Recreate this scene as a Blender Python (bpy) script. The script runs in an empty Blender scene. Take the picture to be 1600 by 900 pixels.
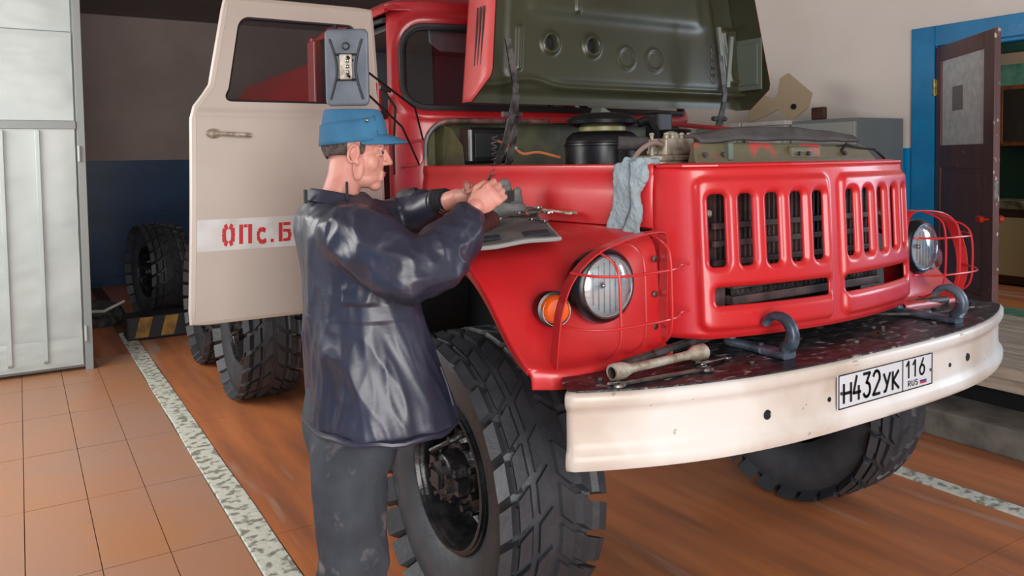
import bpy, math, random
import numpy as np
from mathutils import Vector, Matrix, noise
random.seed(7)
C = bpy.context.scene
COL = C.collection
# ------------------------------------------------------------------ camera
cam_d = bpy.data.cameras.new('camera'); cam = bpy.data.objects.new('camera', cam_d); COL.objects.link(cam)
cam_d.sensor_width = 36.0; cam_d.lens = 1233.5 / 1600 * 36.0; cam_d.shift_y = -146.0 / 1600
cam_d.clip_start = 0.05; cam_d.clip_end = 100
RV = Vector((0.84781, -0.53007, -0.0155)); UV = Vector((0.03601, 0.0284, 0.99895)); FV = Vector((0.52907, 0.84748, -0.04316))
cam.matrix_world = Matrix(((RV.x, UV.x, -FV.x, -2.4084), (RV.y, UV.y, -FV.y, -1.5324), (RV.z, UV.z, -FV.z, 1.7117), (0, 0, 0, 1)))
C.camera = cam
# ------------------------------------------------------------------ world, light, exposure
C.view_settings.view_transform = 'Standard'; C.view_settings.look = 'None'
C.view_settings.exposure = 0.25; C.view_settings.gamma = 1.0; C.view_settings.use_curve_mapping = False
W = bpy.data.worlds.new('sky'); C.world = W; W.use_nodes = True
wn = W.node_tree.nodes; wl = W.node_tree.links
bg = wn['Background']; bg.inputs['Color'].default_value = (0.80, 0.90, 1.0, 1); bg.inputs['Strength'].default_value = 1.0


def area(name, loc, target, sx, sy, power, col):
    d = bpy.data.lights.new(name, 'AREA'); d.shape = 'RECTANGLE'; d.size = sx; d.size_y = sy; d.energy = power; d.color = col
    o = bpy.data.objects.new(name, d); COL.objects.link(o); o.location = loc
    o.rotation_euler = (Vector(target) - Vector(loc)).to_track_quat('-Z', 'Y').to_euler()
    return o


area('assumed_gate_light', (-2.9, -4.3, 2.0), (0.2, 2.0, 1.3), 3.0, 3.3, 260, (1.0, 0.975, 0.95))  # added area lamp for daylight through an assumed, unseen gate
area('assumed_window_light', (3.95, -1.3, 2.0), (1.0, -0.2, 1.2), 1.4, 1.5, 55, (0.72, 0.85, 1.0))  # added bluish area lamp; the right-hand window is assumed, none is built

area('assumed_side_window_light', (-4.4, 4.2, 2.4), (0.0, 4.6, 0.6), 5.0, 1.8, 210, (1.0, 0.98, 0.95))  # added area lamp standing for an assumed left window; the wall has none

# ------------------------------------------------------------------ materials


def lin(c):
    return tuple(((x / 255) / 12.92 if x / 255 <= 0.04045 else ((x / 255 + 0.055) / 1.055) ** 2.4) for x in c) + (1,)


MATS = {}


def mat(name, col, rough=0.5, metal=0.0, col2=None, scale=4.0, lo=0.4, hi=0.6, bump=0.0, bscale=30.0, coat=0.0, spec=0.5,
        stretch=(1, 1, 1), col3=None, scale3=20.0, lo3=0.6, hi3=0.68, rough2=None, detail=4.0, bstretch=(1, 1, 1), rot=(0, 0, 0)):
    m = bpy.data.materials.new(name); m.use_nodes = True
    n = m.node_tree.nodes; l = m.node_tree.links; b = n['Principled BSDF']
    b.inputs['Base Color'].default_value = lin(col); b.inputs['Roughness'].default_value = rough
    b.inputs['Metallic'].default_value = metal; b.inputs['Coat Weight'].default_value = coat
    b.inputs['Coat Roughness'].default_value = 0.12; b.inputs['Specular IOR Level'].default_value = spec
    tc = n.new('ShaderNodeTexCoord')

    def noi(sc, st, de=detail):
        mp = n.new('ShaderNodeMapping'); mp.inputs['Scale'].default_value = st; mp.inputs['Rotation'].default_value = rot
        l.new(tc.outputs['Object'], mp.inputs['Vector'])
        t = n.new('ShaderNodeTexNoise'); t.inputs['Scale'].default_value = sc; t.inputs['Detail'].default_value = de
        l.new(mp.outputs['Vector'], t.inputs['Vector']); return t

    def ramp(t, a, z):
        r = n.new('ShaderNodeMapRange'); r.inputs['From Min'].default_value = a; r.inputs['From Max'].default_value = z
        l.new(t.outputs['Fac'], r.inputs['Value']); return r
    cur = None
    if col2:
        r = ramp(noi(scale, stretch), lo, hi); mx = n.new('ShaderNodeMix'); mx.data_type = 'RGBA'
        l.new(r.outputs['Result'], mx.inputs['Factor']); mx.inputs[6].default_value = lin(col); mx.inputs[7].default_value = lin(col2); cur = mx.outputs[2]
        if rough2 is not None:
            mr = n.new('ShaderNodeMapRange'); mr.inputs['To Min'].default_value = rough; mr.inputs['To Max'].default_value = rough2
            l.new(r.outputs['Result'], mr.inputs['Value']); l.new(mr.outputs['Result'], b.inputs['Roughness'])
    if col3:
        r = ramp(noi(scale3, stretch, 8), lo3, hi3); mx = n.new('ShaderNodeMix'); mx.data_type = 'RGBA'
        l.new(r.outputs['Result'], mx.inputs['Factor'])
        if cur: l.new(cur, mx.inputs[6])
        else: mx.inputs[6].default_value = lin(col)
        mx.inputs[7].default_value = lin(col3); cur = mx.outputs[2]
    if cur: l.new(cur, b.inputs['Base Color'])
    if bump:
        t = noi(bscale, bstretch, 6); bp = n.new('ShaderNodeBump'); bp.inputs['Strength'].default_value = bump; bp.inputs['Distance'].default_value = 0.02
        l.new(t.outputs['Fac'], bp.inputs['Height']); l.new(bp.outputs['Normal'], b.inputs['Normal'])
    MATS[name] = m
    return m


def glass(name, tint=(200, 210, 210), rough=0.03, gloss=0.12):
    m = bpy.data.materials.new(name); m.use_nodes = True; n = m.node_tree.nodes; l = m.node_tree.links
    n.remove(n['Principled BSDF']); out = n['Material Output']
    tr = n.new('ShaderNodeBsdfTransparent'); tr.inputs[0].default_value = lin(tint)
    gl = n.new('ShaderNodeBsdfGlossy'); gl.inputs['Roughness'].default_value = rough
    lw = n.new('ShaderNodeLayerWeight'); lw.inputs[0].default_value = 0.3
    ad = n.new('ShaderNodeMath'); ad.operation = 'MULTIPLY_ADD'; ad.inputs[1].default_value = 0.5; ad.inputs[2].default_value = gloss
    l.new(lw.outputs['Fresnel'], ad.inputs[0])
    mx = n.new('ShaderNodeMixShader'); l.new(ad.outputs[0], mx.inputs[0]); l.new(tr.outputs[0], mx.inputs[1]); l.new(gl.outputs[0], mx.inputs[2])
    l.new(mx.outputs[0], out.inputs[0]); MATS[name] = m
    return m


red = mat('red_enamel', (196, 34, 38), 0.34, col2=(190, 42, 44), scale=2.5, lo=0.35, hi=0.7, coat=0.35, bump=0.03, bscale=12, rough2=0.42)
redfade = mat('faded_red', (190, 78, 76), 0.42, col2=(178, 58, 58), scale=4)
redcab = mat('dull_red_enamel', (168, 26, 32), 0.36, col2=(150, 30, 36), scale=3, coat=0.25, bump=0.03, bscale=10)
redpatch = mat('patched_red_over_olive', (176, 60, 54), 0.5, col2=(96, 90, 66), scale=5, lo=0.40, hi=0.46, bump=0.1)
redold = mat('old_dull_red', (150, 42, 44), 0.5, col2=(110, 38, 38), scale=5)
olive = mat('olive_paint', (62, 62, 44), 0.33, col2=(52, 52, 38), scale=3, lo=0.3, hi=0.7, bump=0.04, bscale=8)
olive2 = mat('olive_bay_paint', (92, 90, 58), 0.5, col2=(70, 68, 46), scale=8, bump=0.08)
greyol = mat('grey_green_paint', (98, 106, 94), 0.35)
beige = mat('beige_door_paint', (190, 178, 166), 0.45, col2=(184, 172, 160), scale=2, bump=0.02, bscale=10)
white = mat('white_stripe_paint', (214, 214, 212), 0.45, col2=(196, 192, 186), scale=6)
bumpw = mat('white_bumper_paint', (216, 211, 205), 0.34, col2=(188, 174, 160), scale=2.6, lo=0.42, hi=0.66, bump=0.03, bscale=14, col3=(150, 138, 126), scale3=26, lo3=0.70, hi3=0.74)  # tan-grey patches put the light's fall-off along the bumper into the colour
blackp = mat('worn_black_paint', (26, 25, 29), 0.38, col2=(60, 56, 60), scale=14, lo=0.46, hi=0.62, bump=0.35, bscale=38, col3=(136, 134, 136), scale3=16, lo3=0.60, hi3=0.66, stretch=(1, 2.2, 1))
black = mat('black_paint', (20, 20, 23), 0.3, bump=0.03)
blackm = mat('black_matte', (16, 16, 17), 0.6)
grime = mat('oily_metal', (92, 86, 84), 0.5, 0.3, col2=(48, 44, 42), scale=20, bump=0.2)
alu = mat('dirty_aluminium', (190, 180, 164), 0.45, 0.3, col2=(140, 126, 108), scale=22, bump=0.25)
steel = mat('worn_steel', (150, 148, 145), 0.32, 0.9, col2=(100, 96, 92), scale=25, bump=0.05)
chrome = mat('chrome', (205, 205, 205), 0.12, 1.0)
hookm = mat('blue_grey_hook_paint', (92, 104, 118), 0.38, 0.2, col2=(58, 68, 80), scale=14, col3=(160, 172, 184), scale3=24, lo3=0.62, hi3=0.7, bump=0.08)
rubber = mat('tyre_rubber', (48, 50, 54), 0.48, col2=(62, 64, 68), scale=9, lo=0.4, hi=0.75, bump=0.12, bscale=40)
rimm = mat('black_wheel_paint', (20, 20, 22), 0.25, col2=(34, 34, 36), scale=20, bump=0.15)
seal = mat('rubber_seal', (34, 35, 38), 0.5)
hose = mat('grey_hose', (150, 128, 120), 0.55)
copper = mat('orange_wire', (190, 110, 70), 0.5)
amber = mat('amber_lens', (230, 92, 10), 0.18, coat=0.6)
lampr = mat('lamp_reflector', (226, 230, 232), 0.35, 0.0)
cabint = mat('cab_interior', (92, 94, 98), 0.7)
visor = mat('grey_sun_visor', (150, 158, 164), 0.5)
wglass = glass('window_glass', (176, 178, 180), gloss=0.09)
lens = glass('lamp_glass', (236, 238, 240), 0.12, gloss=0.22)
redtxt = mat('red_stencil_paint', (190, 30, 36), 0.5)
plate_w = mat('plate_white', (205, 208, 212), 0.35)
ink = mat('plate_black', (14, 14, 16), 0.4)
flagb = mat('flag_blue', (30, 60, 150), 0.4); flagr = mat('flag_red', (190, 40, 40), 0.4)
radm = mat('radiator_shutter', (96, 74, 72), 0.5, col2=(60, 48, 48), scale=10)
canvas = mat('grey_canvas', (112, 112, 110), 0.85, col2=(92, 92, 92), scale=10, bump=0.3, bscale=120)
rubmat = mat('grey_rubber_hood_pad', (82, 76, 76), 0.8, col2=(64, 60, 60), scale=7, bump=0.3, bscale=30)
glovem = mat('blue_grey_cotton', (150, 166, 172), 0.95, col2=(128, 142, 150), scale=14, lo=0.4, hi=0.7, bump=0.5, bscale=70)
jacket_m = mat('navy_nylon', (46, 49, 66), 0.40, col2=(38, 41, 56), scale=5, bump=0.10, bscale=9, bstretch=(1, 1, 2.2), spec=0.65, detail=8)
knit = mat('black_rib_knit', (18, 18, 22), 0.9, bump=0.4, bscale=150)
trous_m = mat('charcoal_trousers', (60, 65, 72), 0.85, col2=(48, 52, 60), scale=6, col3=(120, 112, 110), scale3=11, lo3=0.60, hi3=0.74, bump=0.3, bscale=12)
capm = mat('blue_cotton_cap', (54, 112, 146), 0.85, col2=(46, 98, 132), scale=8, bump=0.2, bscale=130)
skin = mat('skin', (206, 146, 130), 0.5, col2=(190, 122, 108), scale=14, lo=0.4, hi=0.7, bump=0.05, bscale=60)
hairm = mat('short_grey_brown_hair', (92, 78, 72), 0.8, col2=(60, 50, 46), scale=60, bump=0.6, bscale=160)
eyew = mat('eye_white', (170, 150, 145), 0.2); eyei = mat('eye_iris', (60, 60, 60), 0.2); lipm = mat('lips', (176, 104, 98), 0.5)
bootm = mat('black_boot_leather', (24, 23, 24), 0.4)
wallw = mat('wall_whitewash', (236, 229, 222), 0.8, col2=(228, 219, 210), scale=1.2, lo=0.3, hi=0.7, bump=0.05, bscale=9)
wallback = mat('wall_beige_back', (176, 160, 152), 0.8, col2=(166, 150, 142), scale=1.5, bump=0.04)
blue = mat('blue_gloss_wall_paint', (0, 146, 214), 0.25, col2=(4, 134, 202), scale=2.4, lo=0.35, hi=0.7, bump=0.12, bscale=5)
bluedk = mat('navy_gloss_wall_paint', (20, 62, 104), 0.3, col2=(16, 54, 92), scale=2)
bluetrim = mat('blue_trim_paint', (8, 120, 176), 0.28, col2=(14, 132, 190), scale=4, bump=0.12, bscale=9)
ceilm = mat('ceiling_grey', (140, 130, 126), 0.85)
sheetm = mat('grey_painted_sheet_metal', (184, 193, 189), 0.38, 0.0, col2=(170, 180, 177), scale=2.2, lo=0.35, hi=0.65, bump=0.07, bscale=3.2, detail=3)
sheetf = mat('grey_frame_paint', (136, 142, 140), 0.5)
brown = mat('brown_door_paint', (104, 64, 60), 0.35, col2=(90, 56, 54), scale=5, col3=(160, 140, 130), scale3=30, lo3=0.70, hi3=0.73, bump=0.08, stretch=(1, 1, 0.4))
brown2 = mat('brown_door_edge_worn', (104, 68, 64), 0.45, col2=(86, 54, 52), scale=7, col3=(190, 176, 170), scale3=26, lo3=0.62, hi3=0.66, stretch=(1, 1, 0.5))
frost = mat('painted_over_glass', (226, 230, 230), 0.4, col2=(208, 214, 214), scale=14, bump=0.25, bscale=18)
greydk = mat('grey_clear_pane', (104, 104, 100), 0.25)
brass = mat('yellowed_hinge', (188, 176, 96), 0.4, 0.3, col2=(110, 100, 60), scale=30)
redknob = mat('red_plastic_knob', (180, 50, 30), 0.25)
green = mat('dark_green_wall', (20, 66, 52), 0.4, col2=(16, 56, 44), scale=3)
greent = mat('pale_green_trim', (98, 150, 132), 0.45, col2=(60, 120, 104), scale=9, lo=0.4, hi=0.7)
beyond = mat('beige_room_wall', (176, 156, 136), 0.8)
wood = mat('orange_brown_cabinet', (118, 66, 34), 0.35, col2=(92, 48, 24), scale=5, stretch=(6, 6, 0.6))
wood2 = mat('ochre_panel', (150, 134, 96), 0.5)
grwood = mat('weathered_boards', (182, 166, 148), 0.75, col2=(146, 130, 114), scale=5, stretch=(8, 0.5, 4), bump=0.2, bscale=30)
conc = mat('grey_concrete_step', (120, 116, 108), 0.75, col2=(92, 88, 82), scale=5, bump=0.15)
locker_l = mat('pale_grey_locker', (160, 168, 164), 0.4); locker_d = mat('grey_locker_side', (122, 130, 132), 0.4)
dust = mat('dark_heap_cloth', (52, 52, 58), 0.9, col2=(90, 84, 80), scale=9, bump=0.5)
curby = mat('curb_yellow', (170, 126, 40), 0.6, col2=(120, 84, 40), scale=9); curbk = mat('curb_black', (26, 26, 30), 0.6)
floorm = mat('orange_painted_floor', (196, 120, 74), 0.34, col2=(146, 92, 66), scale=1.3, lo=0.38, hi=0.66, rough2=0.45, col3=(176, 156, 142), scale3=1.5, lo3=0.60, hi3=0.76, bump=0.06, bscale=4, stretch=(4.0, 0.45, 1), detail=10)
tilem = mat('orange_tan_floor_tile', (178, 124, 86), 0.36, col2=(166, 128, 108), scale=0.9, lo=0.35, hi=0.6, rough2=0.45, bump=0.06, bscale=9, detail=8, col3=(96, 70, 56), scale3=14, lo3=0.7, hi3=0.8)  # second tone puts the pinkish-grey daylight sheen into the tile colour
grout = mat('dark_grout', (84, 58, 46), 0.8)
stripm = mat('worn_white_floor_strip', (206, 208, 194), 0.55, col2=(134, 132, 120), scale=20, lo=0.50, hi=0.60, bump=0.3, bscale=30, detail=10)
plast = mat('translucent_white_plastic', (176, 176, 176), 0.3)

# ------------------------------------------------------------------ mesh tools
OFF = {}


def nrm(v):
    v = np.asarray(v, float); n = np.linalg.norm(v); return v / n if n > 1e-12 else v


def basis(d):
    d = nrm(d); a = np.array([0, 0, 1.0]) if abs(d[2]) < 0.9 else np.array([1.0, 0, 0])
    x = nrm(np.cross(a, d)); return x, np.cross(d, x), d


class MB:
    def __init__(s): s.v = []; s.f = []

    def add(s, v, f):
        k = len(s.v); s.v += [tuple(float(q) for q in p) for p in v]; s.f += [tuple(i + k for i in q) for q in f]; return s

    def box(s, lo, hi, R=None, c=None):
        v = [(x, y, z) for x in (lo[0], hi[0]) for y in (lo[1], hi[1]) for z in (lo[2], hi[2])]
        if R is not None: v = [tuple(np.array(c) + R @ np.array(p)) for p in v]
        return s.add(v, [(0, 1, 3, 2), (4, 6, 7, 5), (0, 4, 5, 1), (2, 3, 7, 6), (0, 2, 6, 4), (1, 5, 7, 3)])

    def loft(s, rings, cap=True, closed=False):
        n = len(rings[0]); v = [p for r in rings for p in r]; f = []
        m = len(rings)
        for i in range(m if closed else m - 1):
            for j in range(n):
                a = i * n + j; b = i * n + (j + 1) % n; c = ((i + 1) % m) * n + (j + 1) % n; d = ((i + 1) % m) * n + j
                f.append((a, b, c, d))
        if cap and not closed: f.append(tuple(reversed(range(n)))); f.append(tuple(range((m - 1) * n, m * n)))
        return s.add(v, f)

    def tube(s, pts, r, n=8, closed=False):
        pts = [np.array(p, float) for p in pts]; m = len(pts); rs = r if hasattr(r, '__len__') else [r] * m
        rings = []; px = None
        for i, p in enumerate(pts):
            a = pts[i - 1] if (i > 0 or closed) else p; b = pts[(i + 1) % m] if (i < m - 1 or closed) else p
            d = nrm(b - a)
            if px is None: px, py, _ = basis(d)
            px = nrm(px - d * (px @ d)); py = np.cross(d, px)
            rings.append([p + rs[i] * (math.cos(t) * px + math.sin(t) * py) for t in np.linspace(0, 2 * math.pi, n, endpoint=False)])
        return s.loft(rings, not closed, closed)

    def cyl(s, p0, p1, r0, r1=None, n=16):
        return s.tube([p0, p1], [r0, r0 if r1 is None else r1], n)

    def lathe(s, prof, o, ax, n=32, cap=False):
        x, y, d = basis(ax); o = np.array(o, float)
        rings = [[o + d * h + r * (math.cos(t) * x + math.sin(t) * y) for t in np.linspace(0, 2 * math.pi, n, endpoint=False)] for r, h in prof]
        return s.loft(rings, cap)

    def strip(s, pts, wdir, w, t=0.004):
        """flat band along pts, width w along wdir, thickness t"""
        rings = []; wd = nrm(wdir); m = len(pts); pts = [np.array(p, float) for p in pts]
        for i, p in enumerate(pts):
            d = nrm(pts[min(i + 1, m - 1)] - pts[max(i - 1, 0)]); k = nrm(np.cross(d, wd))
            rings.append([p + a * wd * w / 2 + b * k * t / 2 for a, b in ((-1, -1), (1, -1), (1, 1), (-1, 1))])
        return s.loft(rings)

    def prism(s, poly, o, ux, uy, th):
        o = np.array(o, float); ux = np.array(ux, float); uy = np.array(uy, float); nn = nrm(np.cross(ux, uy)); n = len(poly)
        v = [o + a * ux + b * uy for a, b in poly] + [o + a * ux + b * uy + nn * th for a, b in poly]
        f = [tuple(reversed(range(n))), tuple(range(n, 2 * n))] + [(i, (i + 1) % n, n + (i + 1) % n, n + i) for i in range(n)]
        return s.add(v, f)

    def grid(s, P):
        P = np.asarray(P); a, b = P.shape[:2]
        return s.add(P.reshape(-1, 3), [(i * b + j, i * b + j + 1, (i + 1) * b + j + 1, (i + 1) * b + j) for i in range(a - 1) for j in range(b - 1)])

    def ell(s, c, r, R=None, n=16):
        R = np.eye(3) if R is None else R; rings = []
        for a in np.linspace(-math.pi / 2 + 0.12, math.pi / 2 - 0.12, n // 2 + 1):
            rings.append([np.array(c) + R @ np.array((r[0] * math.cos(a) * math.cos(t), r[1] * math.cos(a) * math.sin(t), r[2] * math.sin(a))) for t in np.linspace(0, 2 * math.pi, n, endpoint=False)])
        return s.loft(rings)

    def caps(s, pts, rs, n=12):
        """tapered chain with round ends (for bodies)"""
        for i in range(len(pts)):
            s.ell(pts[i], (rs[i],) * 3, n=n)
        for i in range(len(pts) - 1):
            s.cyl(pts[i], pts[i + 1], rs[i] * 0.995, rs[i + 1] * 0.995, n)
        return s

    def build(s, name, m, parent=None, smooth=35, bevel=0.0, mods=(), label=None, kind=None):
        me = bpy.data.meshes.new(name); me.from_pydata(s.v, [], s.f)
        me.update()
        o = bpy.data.objects.new(name, me); COL.objects.link(o)
        for q in (m if isinstance(m, (list, tuple)) else [m]): me.materials.append(q)
        off = Vector(OFF.get(parent.name, (0, 0, 0))) if parent else Vector((0, 0, 0))
        if off.length > 0: me.transform(Matrix.Translation(-off))
        import bmesh
        bm = bmesh.new(); bm.from_mesh(me); bmesh.ops.recalc_face_normals(bm, faces=bm.faces); bm.to_mesh(me); bm.free()
        if smooth:
            me.polygons.foreach_set('use_smooth', [True] * len(me.polygons))
            if smooth < 180: me.set_sharp_from_angle(angle=math.radians(smooth))
        if parent: o.parent = parent; OFF[o.name] = tuple(off)
        if bevel:
            b = o.modifiers.new('b', 'BEVEL'); b.width = bevel; b.segments = 2; b.limit_method = 'ANGLE'
        for t, kw in mods:
            md = o.modifiers.new(t, t)
            for k, v in kw.items(): setattr(md, k, v)
        if label: o['label'] = label
        if kind: o['kind'] = kind
        return o


def tag(o, label, cat, group=None):
    o['label'] = label; o['category'] = cat
    if group: o['group'] = group
    return o


def root(name, loc, label, cat, group=None):
    o = bpy.data.objects.new(name, None); COL.objects.link(o); o.location = loc; OFF[o.name] = tuple(loc); o.empty_display_size = 0.1
    return tag(o, label, cat, group)


def struct(o): o['kind'] = 'structure'; return o


def bake(o):
    """apply modifiers"""
    dg = bpy.context.evaluated_depsgraph_get(); e = o.evaluated_get(dg); me = bpy.data.meshes.new_from_object(e)
    old = o.data; o.modifiers.clear(); o.data = me
    return o


def sd_rr(x, y, cx, cy, hx, hy, r):
    qx = np.abs(x - cx) - hx + r; qy = np.abs(y - cy) - hy + r
    return np.minimum(np.maximum(qx, qy), 0) + np.hypot(np.maximum(qx, 0), np.maximum(qy, 0)) - r


def sheet(mb, us, vs, pos, hole, wall=None):
    """grid with holes cut along sdf<0, edges snapped to the outline; wall = pos function for the inner edge"""
    U, V = np.meshgrid(us, vs, indexing='ij'); a, b = U.shape
    S = hole(U, V); Uc = (U[:-1, :-1] + U[1:, 1:]) / 2; Vc = (V[:-1, :-1] + V[1:, 1:]) / 2
    keep = hole(Uc, Vc) > 0
    used = np.zeros((a, b), bool); rem = np.zeros((a, b), bool)
    for di in (0, 1):
        for dj in (0, 1):
            used[di:a - 1 + di, dj:b - 1 + dj] |= keep; rem[di:a - 1 + di, dj:b - 1 + dj] |= ~keep
    B = used & rem; e = 1e-4
    for _ in range(3):
        s0 = hole(U, V); gx = (hole(U + e, V) - s0) / e; gy = (hole(U, V + e) - s0) / e; g = np.maximum(gx * gx + gy * gy, 0.3)
        U = np.where(B, U - s0 * gx / g, U); V = np.where(B, V - s0 * gy / g, V)
    P = pos(U, V); k = len(mb.v); mb.v += [tuple(map(float, q)) for q in P.reshape(-1, 3)]
    cnt = {}
    for i, j in zip(*np.nonzero(keep)):
        q = (i * b + j, (i + 1) * b + j, (i + 1) * b + j + 1, i * b + j + 1); mb.f.append(tuple(int(t) + k for t in q))
        for s in range(4):
            ed = (q[s], q[(s + 1) % 4]); key = (min(ed), max(ed))
            if key in cnt: cnt[key] = None
            else: cnt[key] = ed
    if wall is not None:
        Q = wall(U, V).reshape(-1, 3); idx = {}
        for key, ed in cnt.items():
            if ed is None: continue
            if not (B.flat[ed[0]] and B.flat[ed[1]]): continue
            for t in ed:
                if t not in idx: idx[t] = len(mb.v); mb.v.append(tuple(map(float, Q[t])))
            mb.f.append((int(ed[1]) + k, int(ed[0]) + k, idx[ed[0]], idx[ed[1]]))
    return mb


def clean(o):
    import bmesh
    bm = bmesh.new(); bm.from_mesh(o.data); bmesh.ops.delete(bm, geom=[v for v in bm.verts if not v.link_faces], context='VERTS'); bm.to_mesh(o.data); bm.free(); return o


def ring(c, ax, ay, n=20, p=2.0):
    out = []
    for t in np.linspace(0, 2 * math.pi, n, endpoint=False):
        ct, st = math.cos(t), math.sin(t); k = lambda q: math.copysign(abs(q) ** (2 / p), q)
        out.append(np.array(c, float) + np.array(ax) * k(ct) + np.array(ay) * k(st))
    return out


def arc(c, r, a0, a1, n, ux=(1, 0, 0), uy=(0, 0, 1)):
    c = np.array(c, float); ux = np.array(ux, float); uy = np.array(uy, float)
    return [c + r * (math.cos(t) * ux + math.sin(t) * uy) for t in np.radians(np.linspace(a0, a1, n))]


def spline(pts, n=6):
    P = [np.array(p, float) for p in pts]; P = [2 * P[0] - P[1]] + P + [2 * P[-1] - P[-2]]; out = []
    for i in range(1, len(P) - 2):
        for t in np.linspace(0, 1, n, endpoint=False):
            a, b, c, d = P[i - 1:i + 3]; out.append(0.5 * (2 * b + (c - a) * t + (2 * a - 5 * b + 4 * c - d) * t * t + (3 * b - a - 3 * c + d) * t ** 3))
    out.append(P[-2]); return out


# ------------------------------------------------------------------ the setting
X1 = 4.1; XL = -4.6; YB = 11.2; YF = -5.0; ZC = 3.88
fl = struct(MB().box((XL, YF, -0.08), (X1, YB, -0.012)).build('floor', grout, smooth=0))
# orange slabs right of the strip, parts of the floor
random.seed(3)


def slab(x0, x1, y0, y1, m, name, g=0.0025):
    g2 = g
    o = MB().box((x0 + g2, y0 + g2 * 1.8, -0.03), (x1 - g2, y1 - g2 * 1.8, random.uniform(-0.0012, 0.0012))).build(name, m, fl, smooth=0)
    return o


xs = [-3.80, -3.525, -3.25, -2.975, -2.70, -2.445, -2.165, -1.895, -1.605]
ys = [-1.2, -0.35, 0.5, 1.35, 2.19, 3.04, 3.9, 4.72, 5.55, 6.4]
for i in range(len(xs) - 1):
    for j in range(len(ys) - 1):
        if xs[i] < -2.9 and ys[j] > 5.5: continue
        slab(xs[i], xs[i + 1], ys[j], ys[j + 1], tilem, 'tile', 0.002)
yy = [-5.0, -3.4, -1.7, 0.2, 2.1, 4.0, 6.0, 8.0, 11.2]; xx = [-1.46, -0.5, 0.5, 1.52]
for i in range(3):
    for j in range(8): slab(xx[i], xx[i + 1], yy[j], yy[j + 1], floorm, 'floor_slab', 0.0008)
for j in range(8): slab(1.64, X1, yy[j], yy[j + 1], floorm, 'floor_slab', 0.0008)
slab(XL, -3.8, -5, 6.4, floorm, 'floor_slab'); slab(XL, -1.605, 6.4, 11.2, floorm, 'floor_slab'); slab(-3.8, -1.605, -5, -1.2, floorm, 'floor_slab')
slab(-3.8, -2.975, 5.55, 6.4, floorm, 'floor_slab')
for x0, x1 in ((-1.605, -1.46), (1.52, 1.64)):
    P = []; n = 160
    for k in range(n + 1):
        y = -5 + 12.4 * k / n; wl_ = 0.006 * noise.noise((y * 2, x0, 0)); wr_ = 0.006 * noise.noise((y * 2, x1, 5))
        a, b = x0 + 0.004 + wl_, x1 - 0.004 + wr_
        P.append([(a, y, -0.02), (a, y, 0.004), (a + 0.004, y, 0.007), (b - 0.004, y, 0.007), (b, y, 0.004), (b, y, -0.02)])
    MB().grid(P).build('painted_strip', stripm, fl, label='worn white painted strip in the floor')

struct(MB().box((XL, YF, ZC), (X1, YB, ZC + 0.1)).build('ceiling', ceilm, smooth=0))
# back wall: blue lower zone, beige above, a shallow ledge and darker beam
wb = struct(MB().box((XL, YB, 0), (X1, YB + 0.15, ZC)).build('wall_back', wallback, smooth=0))
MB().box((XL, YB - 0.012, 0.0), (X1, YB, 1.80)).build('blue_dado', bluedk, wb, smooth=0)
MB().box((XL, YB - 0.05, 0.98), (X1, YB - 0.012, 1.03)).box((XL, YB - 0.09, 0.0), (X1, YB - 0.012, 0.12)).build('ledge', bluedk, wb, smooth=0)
wlft = struct(MB().box((XL - 0.15, YF, 0), (XL, YB, ZC)).build('wall_left', wallback, smooth=0))
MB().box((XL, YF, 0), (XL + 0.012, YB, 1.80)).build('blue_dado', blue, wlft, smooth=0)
# right wall with doorway y 1.15..2.19, z 0.45..2.6
D0, D1, DZ0, DZ1 = 1.20, 2.19, 0.45, 2.60
wr = struct(MB().box((X1, D1, 0), (X1 + 0.3, YB, ZC)).box((X1, YF, 0), (X1 + 0.3, D0, ZC)).box((X1, D0, DZ1), (X1 + 0.3, D1, ZC)).box((X1, D0, 0), (X1 + 0.3, D1, DZ0 - 0.02)).build('wall_right', wallw, smooth=0))
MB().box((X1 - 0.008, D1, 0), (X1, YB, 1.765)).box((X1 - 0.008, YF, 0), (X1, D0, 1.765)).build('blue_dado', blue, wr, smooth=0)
tr = struct(MB().box((X1 - 0.035, D1, 0), (X1, D1 + 0.20, DZ1 + 0.17)).box((X1 - 0.035, D0 - 0.2, DZ1), (X1, D1, DZ1 + 0.17)).box((X1 - 0.035, D0 - 0.2, 0), (X1, D0, DZ1))
            .box((X1, D1 - 0.03, DZ0), (X1 + 0.3, D1, DZ1)).box((X1, D0, DZ1 - 0.03), (X1 + 0.3, D1, DZ1)).build('trim_1', bluetrim, smooth=0, bevel=0.006))
MB().box((X1 + 0.10, D0, DZ1 - 0.10), (X1 + 0.18, D1 - 0.03, DZ1 - 0.03)).build('green_lintel', green, tr, smooth=0, bevel=0.004)
MB().box((X1 - 0.02, D0, DZ0 - 0.05), (X1 + 0.3, D1, DZ0 + 0.005)).build('green_threshold', greent, tr, smooth=0)
# front wall (behind the camera) leaves an assumed, unseen gate opening for daylight
wf = struct(MB().box((XL, YF - 0.15, 3.7), (X1, YF, ZC)).box((XL, YF - 0.15, 0), (-4.3, YF, 3.7)).box((0.4, YF - 0.15, 0), (X1, YF, 3.7)).build('wall_front', wallw, smooth=0))
# outside apron so daylight bounces
struct(MB().box((-14, -18, -0.1), (14, YF - 0.15, -0.02)).build('yard_ground', conc, smooth=0))
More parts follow.
